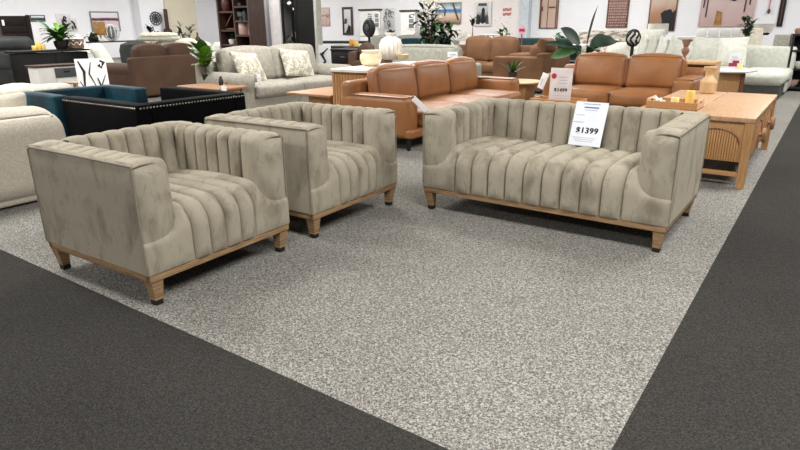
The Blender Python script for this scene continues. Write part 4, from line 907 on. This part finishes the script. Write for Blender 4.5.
for u,lb,hh in ((452,'left of three white jars on the long white console',.2),(460,'middle of three white jars on the long white console',.26),(467,'right of three white jars on the long white console',.18)):
    q=onY(u,30,WCO.y); pot('white_jar','small '+lb,'jar',(q.x,WCO.y,.895+(q.x-WCO.x)*0),[(.07,0),(.1,.03),(.1,hh*.7),(.05,hh*.85),(.06,hh),(0,hh-.02)],'white_ceramic',seg=16,group='white jars on the long white console')
q=fl_(472.5,36,18.6); plant('slim_plant','slim dark stalk plant left of the cactus print',q,1.55,.2,14,.22,.1,(.1,.8),seed=61,ml='leaf_dark',hbase=.8,mp='black_pot')
q=fl_(488,36,18.9); t=thing('white_stool','white wire-legged stool below the cactus print','stool',q); obj('seat',lathe(B(),[(.28,1.0),(.3,1.02),(.28,1.04),(0,1.04)],seg=20),'white_paint',t)
for k in range(4): a_=k*PI/2+.4; obj('leg',tube(B(),[(.3*math.cos(a_),.3*math.sin(a_),0),(.16*math.cos(a_),.16*math.sin(a_),1.0)],.016,6),'grey_ceramic',t)
q=fl_(503,38,17.2); plant('flower_vase','white flowers with green leaves above the brown suede two-seat sofa',q,1.12,.5,16,.28,.1,(.14,.8),mp='white_ceramic',seed=62,hbase=.8,stems=3,flowers=16,mixm='leaf_bright')
q=fl_(521.8,36,16.8); t=thing('round_sign','round magenta sign on a thin pole','sign',q,.2); zc=onY(521.8,30,q.y).z; obj('disc',lathe(B(),[(.1,-.01),(.1,.01),(0,.012)],seg=24,mx=Matrix.Translation((0,0,zc))@RX(PI/2)),'pink',t); bxo('dark_band',(0,-.014,zc),(.14,.01,.07),'magenta',t,.004); obj('pole',lathe(B(),[(.016,.02),(.016,zc-.1)],seg=8),'magenta',t); obj('base',lathe(B(),[(.16,0),(.16,.02),(0,.03)],seg=20),'black_metal',t)
couch('green_sofa','low dark green sofa behind the brown suede pieces','sofa',fl_(535,42,17.6),.1,2.1,.9,.93,.45,.7,.25,2,.95,'green_velvet',legh=.08,backc=False)
# brown suede two-seat sofa and brown sofa seen from its end
q=fl_(480,60,14.7); couch('suede_sofa','brown suede two-seat sofa facing the viewer behind the tan three-seat sofa','sofa',q,.08,2.0,1.0,.84,.46,.68,.34,2,1.02,'tan_suede',legh=.05,ct=.22,bt=.26)
c_=onz(541,94,0)
couch('suede_sofa','brown suede sofa end-on, its squared arm and back beside the small palm','sofa',(c_.x-1.1,c_.y+.75,0),-PI/2,1.5,1.1,.78,.44,.7,.3,2,.92,'tan_suede',legh=.03,rec=.0,rad=.04,bt=.26,ct=.2)
t=pillow('bolster_cushion','brown suede headrest cushion on the back of the end-on suede sofa',(c_.x-.18,c_.y+.55,.74),.6,.32,.34,'tan_suede',-PI/2,.0)
q=onz(514,78,.5)
table('round_side_table','round pale side table with a small palm beside the tan three-seat sofa','side table',(q.x+.1,q.y,0),0,.78,.78,.46,'oak_pale','oak_vert',kind='block',round_=True)
q2=onz(514,75,.46); plant('small_palm','small spiky palm in a black pot on the round side table',(q.x-.05,q.y+.05,.46),.12,.2,18,.26,.045,(.075,.13),seed=71,hbase=.3,droop=.5,el=(.7,1.5),ml='leaf',mixm='leaf_dark')
q=fl_(452.5,57,11.8); card('price_stand','small white price card standing behind the tan three-seat sofa',(onz(452.5,57.5,.85).x,onz(452.5,57.5,.85).y,.93) if False else (-4.9,8.75,.0),.3,.22,.1,0) if False else None
t=thing('price_stand','small white price card on a thin pole behind the tan three-seat sofa','price card',fl_(452.5,57,10.4),.35); zc=onY(452.5,54.5,t.location.y).z
bxo('sheet',(0,0,zc),(.17,.006,.085),'paper',t,.001); bar(t,'text_line',0,zc,.1,.02,'ink_soft',Matrix.Identity(4),-.004); obj('pole',lathe(B(),[(.008,.02),(.008,zc-.04)],seg=8),'black_metal',t); obj('base',lathe(B(),[(.1,0),(.1,.015),(0,.02)],seg=18),'black_metal',t)
# ------------------------------------------------------------------ right background
q=fl_(568,50,16.4); table('dining_table','black dining table with a pale top left of the big-leaf plant','table',q,.1,.95,.9,.82,'white_paint','black_wood',kind='legs')
for k,(u,lb) in enumerate(((561,'black dining chair at the left of the dark table with pale top'),(574,'black dining chair at the right of the dark table with pale top'))):
    q=fl_(u,55,15.3); t=thing('dining_chair',lb,'chair',q,.1+PI,'black dining chairs'); bxo('seat',(0,0,.46),(.42,.42,.05),'black_wood',t,.01); bxo('backrest',(0,.19,.7),(.4,.04,.3),'black_wood',t,.01)
    for sx in (-1,1):
        for sy in (-1,1): obj('leg',tube(B(),[(sx*.18,sy*.18,0),(sx*.17,sy*.17,.45)],.018,6),'black_wood',t)
q=fl_(550,45,13.3); t=thing('white_bottle_lamp','small black and white bottle ornament behind the end-on suede sofa','ornament',fl_(553,40,14.0)); bxo('stand',(0,0,.41),(.22,.22,.82),'black_wood',t,.01); obj('bottle',lathe(B(),[(.06,.82),(.07,.84),(.07,.98),(.025,1.04),(.025,1.1),(0,1.1)],seg=14),'white_ceramic',t); obj('dark_collar',lathe(B(),[(.074,.86),(.076,.88),(.076,.93),(.074,.95)],seg=14),'ink',t)
q=fl_(585,55,12.3)
t=thing('big_leaf_plant','big plant with broad paddle leaves behind the tan two-seat sofa','plant',q); obj('pot',lathe(B(),[(.17,0),(.2,.3),(.21,.52),(.19,.53),(.17,.46),(0,.44)],seg=22),'black_pot',t)
ca=YAW
def paddle(az,el,L,w,dr,h0,m='leaf_dark',stem=.35,roll=1.0):
    g=B(); b=Vector((0,0,.45)); tip=Vector((math.cos(az)*math.cos(el)*stem*.6,math.sin(az)*math.cos(el)*stem*.6,h0)); tube(g,[b,(tip.x*.4,tip.y*.4,(.45+h0)/2),tip],[.02,.015,.011],6); s=obj('leaf_stem',g,'leaf',t); t.scale=(.85,.85,.95)
    g=B(); leaf(g,tip,az,el,L,w,dr,seg=8,fold=.2,roll=roll); obj('leaf_blade',g,m,s,ang=80)
paddle(ca+PI,.8,.55,.26,.4,1.0,roll=1.1); paddle(ca+PI,.25,.75,.17,.35,.95,roll=.7); paddle(ca+PI-.3,-.05,.55,.26,.5,.88,'leaf',roll=.9); paddle(ca,.5,.5,.26,.9,.98,roll=-1.0); paddle(ca+.1,.25,.6,.13,.4,1.0,roll=-.6); paddle(ca-.3,1.45,.75,.1,.2,1.0,roll=.5); paddle(ca-1.4,.6,.45,.26,1.3,.85,roll=.2); paddle(ca-2,.3,.45,.26,1.3,.8,roll=.4); paddle(ca+.2,.95,.45,.24,.7,.9,roll=-1.2); paddle(ca-.9,-.1,.4,.22,.9,.82,'leaf',roll=-.5)
plant('bushy_plant','dense green-grey bush low behind the big-leaf plant at the dining table',fl_(562,40,19.6),1.05,.6,50,.28,.12,(.2,.5),seed=81,ml='leaf',stems=5,hbase=.5,droop=.8,el=(-.2,1))
def barn(t,w,h,y):
    g=B()
    for x,wd in ((-.44,.05),(-.06,.018),(.4,.03)): box(g,(x*w,y-.012,0),(wd*w*1.6,.012,h*.96),.003)
    box(g,(.16*w,y-.016,-.02*h),(.34*w,.012,.03*h),.003); box(g,(-.4*w,y-.016,-.05*h),(.14*w,.012,.1*h),.003); obj('dark_bars',g,'tan_dark',t)
pb('barn_door_print','pinkish weathered barn-door panel with dark iron bars',540.5,559,-16,28.5,'art_barn','tan_dark',fw=.03,marks=barn)
def typo(t,w,h,y):
    r=random.Random(9); g=B()
    z=-.45*h
    while z<.46*h:
        x=-.42*w; hh=r.uniform(.03,.05)*h
        while x<.4*w:
            ww=r.uniform(.03,.09)*w; box(g,(x+ww/2,y-.012,z),(ww,.01,hh),.002); x+=ww+.03*w
        z+=hh+.025*h
    obj('weathered_blocks',g,'rose_ceramic',t)['kind']='stuff'
pb('weathered_sign','dark weathered plank sign covered in pale worn blocks',608,629.5,-16,27.5,'art_plank','tan_dark',fw=.05,marks=typo)
def rust(t,w,h,y): blot(t,'black_block',[(-.02*w,-.49*h),(.48*w,-.49*h),(.48*w,-.06*h),(.36*w,-.12*h),(.3*w,-.05*h),(.06*w,-.08*h),(-.06*w,-.14*h),(.02*w,-.3*h)],'ink',y-.012)
pb('rust_painting','rust and grey abstract painting with a black block in its lower corner',650,677.5,-18,31,'art_rust','tan_dark',marks=rust)
def drips(t,w,h,y):
    r=random.Random(4)
    for x,z0,z1 in ((-.42,.5,-.1),(-.36,.5,-.3),(-.2,.5,.1),(.34,.5,-.2),(.42,.5,-.05),(.12,.5,.2)): g=B(); tube(g,[(x*w,y-.012,z0*h),((x-.01)*w,y-.012,(z0+z1)/2*h),((x-.02)*w,y-.012,z1*h)],.018,5); obj('dark_red_drip',g,'maroon_ceramic',t)
    blot(t,'black_bird_row',[(.0,.06*h),(.12*w,.02*h),(.26*w,.1*h),(.28*w,.2*h),(.2*w,.16*h),(.08*w,.14*h)],'ink',y-.012)
    blot(t,'black_bird_row',[(-.2*w,.3*h),(.0,.26*h),(.02*w,.36*h),(-.12*w,.4*h)],'ink',y-.012); blot(t,'gold_patch',[(-.2*w,-.48*h),(-.06*w,-.48*h),(-.08*w,-.2*h),(-.18*w,-.16*h)],'gold',y-.012)
pb('mauve_painting','large mauve painting with dark drips and black birds',701.5,756,-22,26.5,'art_mauve','art_mauve',marks=drips)
a=onY(769,10,YB-.05); t=thing('hanging_pendant','thin hanging ornament with a dark end on the right of the mauve painting','ornament',(a.x,YB-.06,a.z),0); obj('cord',tube(B(),[(0,0,1.0),(0,0,-.0)],.014,6),'red',t); obj('dark_end',lathe(B(),[(0,-.12),(.045,-.06),(.03,.02),(0,.04)],seg=12),'maroon_ceramic',t)
pb('striped_print','narrow panel of dark and tan stripes at the right end of the wall',780.5,786.5,-20,26.5,'tan_dark','ink',fw=.06)
# floral bed, cushions, ottomans
q=fl_(620,44,17.2); t=thing('floral_headboard','long floral upholstered headboard behind the white cushions','headboard',q,.25); bxo('panel',(0,0,.72),(2.1,.12,.86),'floral',t,.05,.02)
for x in (-.9,.9): bxo('leg',(x,0,.15),(.08,.08,.3),'black_wood',t,.01)
couch('white_armchair','white upholstered armchair left of the striped globe','armchair',fl_(611,52,14.6),.1,1.05,.85,.8,.45,.62,.24,1,.84,'white_fabric',legh=.05,backc=False)
q=fl_(610,46,14.1); pillow('white_cushion','plump white cushion on the armchair left of the striped globe',(fl_(615,46,14.75)+Vector((0,.1,.5))),.6,.44,.3,'white_fabric',.2,.2)
pillow('floral_cushion','floral cushion beside the plump white cushion in the white armchair',(fl_(605,46,14.8)+Vector((0,.1,.5))),.55,.5,.24,'floral',.3,.2)
q=fl_(605,54,13.6); t=thing('white_ottoman','white low ottoman beside the big-leaf plant','ottoman',q,.1); bxo('cushion',(0,0,.62),(.72,.5,.16),'white_fabric',t,.05,.02); bxo('base',(0,0,.29),(.68,.46,.5),'white_fabric',t,.02)
q=fl_(621,54,12.9); t=thing('beige_ottoman','taupe ottoman with pale top right of the white ottoman','ottoman',q,.1); bxo('cushion',(0,0,.62),(.42,.5,.12),'cream_fabric',t,.04,.02); bxo('base',(0,0,.28),(.42,.46,.56),'sage_fabric',t,.02)
q=fl_(632.5,45,11.9); zc=onY(632.5,38,q.y).z
t=thing('striped_globe','black and white striped globe sculpture on a black stand','sculpture',q,.4); obj('globe',lathe(B(),[(.11*math.sin(PI*k/12),-.13*math.cos(PI*k/12)) for k in range(13)],(0,0,zc),seg=28),'white_ceramic',t); g=B()
for k in range(7):
    a_=2*PI*k/7; tube(g,[(.114*math.sin(PI*s/12)*math.cos(a_+.7*math.sin(s*.9)*.5),.114*math.sin(PI*s/12)*math.sin(a_+.7*math.sin(s*.9)*.5),zc-.134*math.cos(PI*s/12)) for s in range(13)],.022,6)
obj('black_bands',g,'ink',t); obj('stand',lathe(B(),[(.14,0),(.14,.03),(.03,.06),(.03,zc-.12)],seg=16),'black_metal',t)
# white sofas on the right
q=fl_(664,52,13.2)
couch('white_sofa','white sofa filled with a row of slanted cushions, right of the striped globe','sofa',fl_(662,52,12.4),.2,1.1,.8,.8,.45,.62,.2,2,.82,'pale_green_fabric',legh=.05,backc=False)
for k,u in enumerate((650,660,670,681)):
    p=fl_(u,50,12.55); pillow('slanted_cushion','white cushion, '+('first','second','third','last')[k]+' from the striped globe in the slanted row',Vector((p.x,p.y+.1,.56)),.5,.5,.12,'white_fabric' if k%2==0 else 'pale_green_fabric',.85,.35,.5)
q=fl_(651,40,15.6); pillow('round_cushion','rounded white cushion standing behind the slanted row',Vector((q.x,q.y,.78)),.6,.42,.3,'white_fabric',.3,.2)
t=thing('pedestal_block','white plinth holding the rounded cushion','plinth',(q.x,q.y+.05,0),.3); bxo('plinth',(0,0,.38),(.7,.5,.76),'white_paint',t,.01); bxo('plinth_cap',(0,0,.77),(.74,.54,.02),'white_paint',t,.004)
q=fl_(657,36,18.5); t=thing('table_lamp','table lamp with white drum shade in front of the rust painting','lamp',q); bxo('stand',(0,0,.42),(.5,.4,.84),'white_paint',t,.01) if False else None
obj('lamp_shade',lathe(B(),[(.27,1.02),(.26,1.3),(.24,1.3),(.25,1.02)],seg=26),'white_fabric',t); obj('base',lathe(B(),[(.14,.86),(.16,.9),(.13,1.0),(.02,1.04)],seg=18),'black_gloss',t)
table('lamp_table','white bedside table under the white drum lamp','side table',(q.x,q.y,0),.2,.9,.5,.86,'white_paint','white_paint')
couch('white_corner_sofa','pale sofa with two large cushions and a long chaise beside the dark aisle','sofa',(-1.53,13.6,0),0,1.72,1.1,.86,.46,.6,.2,2,.9,'pale_green_fabric',legh=.05,backc=False,ct=.2,arms=(1,0))
WS=[x for x in C.objects if x.name=='white_corner_sofa'][0]
bxo('chaise_cushion',(.46,-.25,.36),(.74,1.35,.22),'pale_green_fabric',WS,.07,.03,label='long pale chaise cushion'); bxo('chaise_base',(.46,-.22,.14),(.68,1.28,.24),'grey_base',WS,.02,label='darker grey chaise base')
for k,(u,wd) in enumerate(((703.5,.57),(731,.57))):
    p=onY(u,50,14.15); pillow('large_cushion','large pale back cushion at the '+('left','right')[k]+' on the pale chaise sofa',Vector((p.x,14.2,.46)),wd,.6,.24,'pale_green_fabric' if k==0 else 'white_fabric',0,.25,(.06,-.05)[k])
q=onY(685.5,50,13.0); t=tag(obj('carved_vase',lathe(B(),[(.05,0),(.055,.03),(.03,.1),(.09,.2),(.1,.26),(.05,.34),(.07,.4),(.12,.52),(.12,.54),(.09,.5),(0,.42)],seg=18),'brown_ceramic'),'brown hourglass vase left of the pale chaise sofa cushions','vase',None,(q.x,13.0,.62))
t=thing('wooden_end_table','pale wooden end table behind the right arm of the tan two-seat sofa','side table',(onY(690,62,10.4).x,10.4,0)); bxo('table_top',(0,0,.76),(.8,.55,.04),'oak_pale',t,.006)
for sx in (-1,1): bxo('leg_panel',(sx*.37,0,.37),(.06,.5,.74),'oak_pale',t,.006)
bxo('back_panel',(0,.2,.5),(.68,.03,.46),'oak_vert',t,.004)
C.objects['carved_vase'].location=(onY(685.5,50,10.5).x,10.5,.78); C.objects['carved_vase'].scale=(.6,.6,.58)
# hexagon white table with items
HT=(-1.5,12.0)
t=thing('white_top_table','white-topped table on a wooden block base in front of the pale chaise sofa','coffee table',(HT[0],HT[1],0),.3)
obj('table_top',lathe(B(),[(.36,.52),(.44,.53),(.45,.55),(.44,.56),(0,.56)],seg=6),'white_paint',t,ang=20); bxo('base_block',(0,0,.26),(.46,.34,.52),'oak_vert',t,.01); bxo('dark_fin',(.2,.0,.26),(.06,.44,.5),'tan_dark',t,.006)
t=thing('round_print','round dark red print standing on the white-topped table','ornament',(onY(733.5,68,12.0).x,12.0,.56),.2); obj('disc',lathe(B(),[(.1,-.008),(.1,.008),(0,.009)],seg=26,mx=Matrix.Translation((0,0,.1))@RX(PI/2)),'paper_pink',t); g=B(); box(g,(-.02,-.011,.08),(.13,.006,.06),.003); box(g,(.02,-.011,.13),(.1,.006,.04),.003); obj('maroon_shapes',g,'magenta',t); bxo('foot',(0,0,.008),(.1,.05,.016),'paper_pink',t,.003)
t=thing('clear_card_holder','pale card standing behind the round print','price card',(onY(734,62,12.15).x,12.15,.56),.2); bxo('sheet',(0,0,.13),(.17,.005,.26),'paper',t,.001); bar(t,'text_line',0,.2,.1,.012,'ink_soft',Matrix.Identity(4),-.0035); bxo('foot',(0,0,.006),(.17,.06,.012),'paper',t,.002)
candle('small cream candle on the white-topped table',(onY(740,68,11.95).x,11.95,.56),.035,.09,'candle_pale')
# bistro chairs behind
for k,u in enumerate((698,711,724,737)):
    q=fl_(u,36,18.6); t=thing('white_dining_chair','white bar-height chair with dark seat, '+('first','second','third','last')[k]+' from the rust painting along the back','chair',q,PI*.9+.15*k,'white dining chairs under the mauve painting')
    bxo('seat',(0,0,.86),(.3,.34,.05),'ink',t,.015); bxo('backrest',(0,-.17,1.06),(.26,.03,.2),'white_paint',t,.02); 
    for sx in (-1,1):
        for sy in (-1,1): obj('leg',tube(B(),[(sx*.15,sy*.16,0),(sx*.13,sy*.15,.84)],.02,6),'white_paint',t)
t=thing('white_dining_table','long white dining table among the white dining chairs','table',fl_(716,36,19.6),.4); bxo('table_top',(0,0,.92),(2.2,.8,.05),'white_paint',t,.01)
for sx in (-1,1):
    for sy in (-1,1): bxo('leg',(sx*1.0,sy*.33,.45),(.07,.07,.9),'white_paint',t,.01)
q=fl_(746,38,16.6); plant('bushy_plant','upright green bushy plant below the mauve painting',q,1.45,.35,70,.18,.08,(.14,.75),seed=91,ml='leaf_dark',mixm='leaf',stems=4,hbase=.55,droop=.7,el=(-.2,1.2),mp='white_ceramic')
q=fl_(743,45,15.9); t=thing('grey_frame_stand','slim grey metal frame stand right of the pale cushions','stand',fl_(745,48,15.2),.2)
for sx in (-1,1): bxo('post',(sx*.11,0,.42),(.05,.05,.84),'slate',t,.006)
bxo('rail',(0,0,.82),(.3,.06,.05),'slate',t,.006); bxo('rail',(0,0,.3),(.22,.05,.04),'slate',t,.006)
couch('cream_recliner','cream sofa with boxy arms behind the chaise, right of the frame stand','sofa',fl_(755,56,15.6),.1,.6,.9,.82,.48,.66,.16,1,.86,'cream_fabric',legh=.08,backc=False)
q=fl_(757,45,17.0); t=thing('slanted_chair','cream high-backed chair with slanted back beside the cream sofa','chair',q,.5); c2=(0,.3,.8); bxo('backrest',c2,(.5,.1,.8),'cream_fabric',t,.04,mx=at(c2,RX(-.3))); bxo('seat',(0,0,.46),(.5,.55,.12),'cream_fabric',t,.04)
for sx in (-1,1):
    for sy in (-1,1): obj('leg',tube(B(),[(sx*.2,sy*.2,0),(sx*.2,sy*.2,.42)],.018,6),'oak_vert',t)
q=fl_(761.5,32,18.6); t=thing('table_lamp','white shaded lamp at the right of the mauve painting','lamp',q); obj('lamp_shade',lathe(B(),[(.22,1.06),(.28,1.28),(.26,1.28),(.2,1.06)],seg=24),'white_fabric',t); obj('base',lathe(B(),[(.16,0),(.16,.03),(.03,.06),(.03,1.1)],seg=14),'black_gloss',t); obj('collar',lathe(B(),[(.15,1.0),(.2,1.04),(.14,1.07)],seg=18),'ink',t)
q=fl_(785,50,15.9); t=thing('taupe_block_chair','taupe square-backed armchair at the right end, beside the dark shelf','armchair',q,.15); bxo('backrest',(0,.3,.86),(.44,.12,.4),'sage_fabric',t,.03); bxo('seat',(0,0,.42),(.5,.6,.2),'cream_fabric',t,.05); bxo('base',(0,.02,.16),(.44,.54,.3),'cream_fabric',t,.03)
for s in (-1,1): bxo('arm',(s*.27,.02,.5),(.08,.62,.5),'cream_fabric',t,.03)
q=fl_(801,55,14.8); t=thing('dark_shelf','black shelf unit at the far right edge beside the taupe chair','shelf unit',q,.15); bxo('back_board',(.25,.24,.55),(.9,.03,1.1),'black_wood',t,.005)
for z in (.06,.42,.78,1.08): bxo('shelf_board',(.25,0,z),(.9,.46,.04),'black_wood',t,.005)
for x in (-.2,.7): bxo('side_panel',(x,0,.55),(.04,.46,1.1),'black_wood',t,.005)
for x,z,m_,lb in ((.02,.44,'white_ceramic','white bowl on the middle board of the dark shelf'),(-.06,.08,'rose_ceramic','pinkish bowl on the bottom board of the dark shelf')):
    pot('bowl',lb,'bowl',(q.x+x,q.y-.1,z),[(.06,0),(.1,.05),(.12,.14),(.11,.14),(0,.06)],m_,seg=16)
pot('brown_basket','rounded brown basket on top of the dark shelf','basket',(q.x-.1,q.y,1.1),[(.07,0),(.09,.06),(.07,.11),(.06,.11),(0,.06)],'brown_ceramic',seg=16)
pot('charcoal_dome','charcoal rounded jar beside the brown basket on the dark shelf','jar',(q.x+.1,q.y,1.1),[(.07,0),(.09,.06),(.07,.13),(.03,.15),(0,.15)],'charcoal_fabric',seg=16)
#@@END@@
SC.view_settings.view_transform='Standard'; SC.view_settings.look='None'; SC.view_settings.gamma=1; SC.view_settings.exposure=0
SC.cycles.use_denoising=True
SC.cycles.max_bounces=6; SC.cycles.diffuse_bounces=3
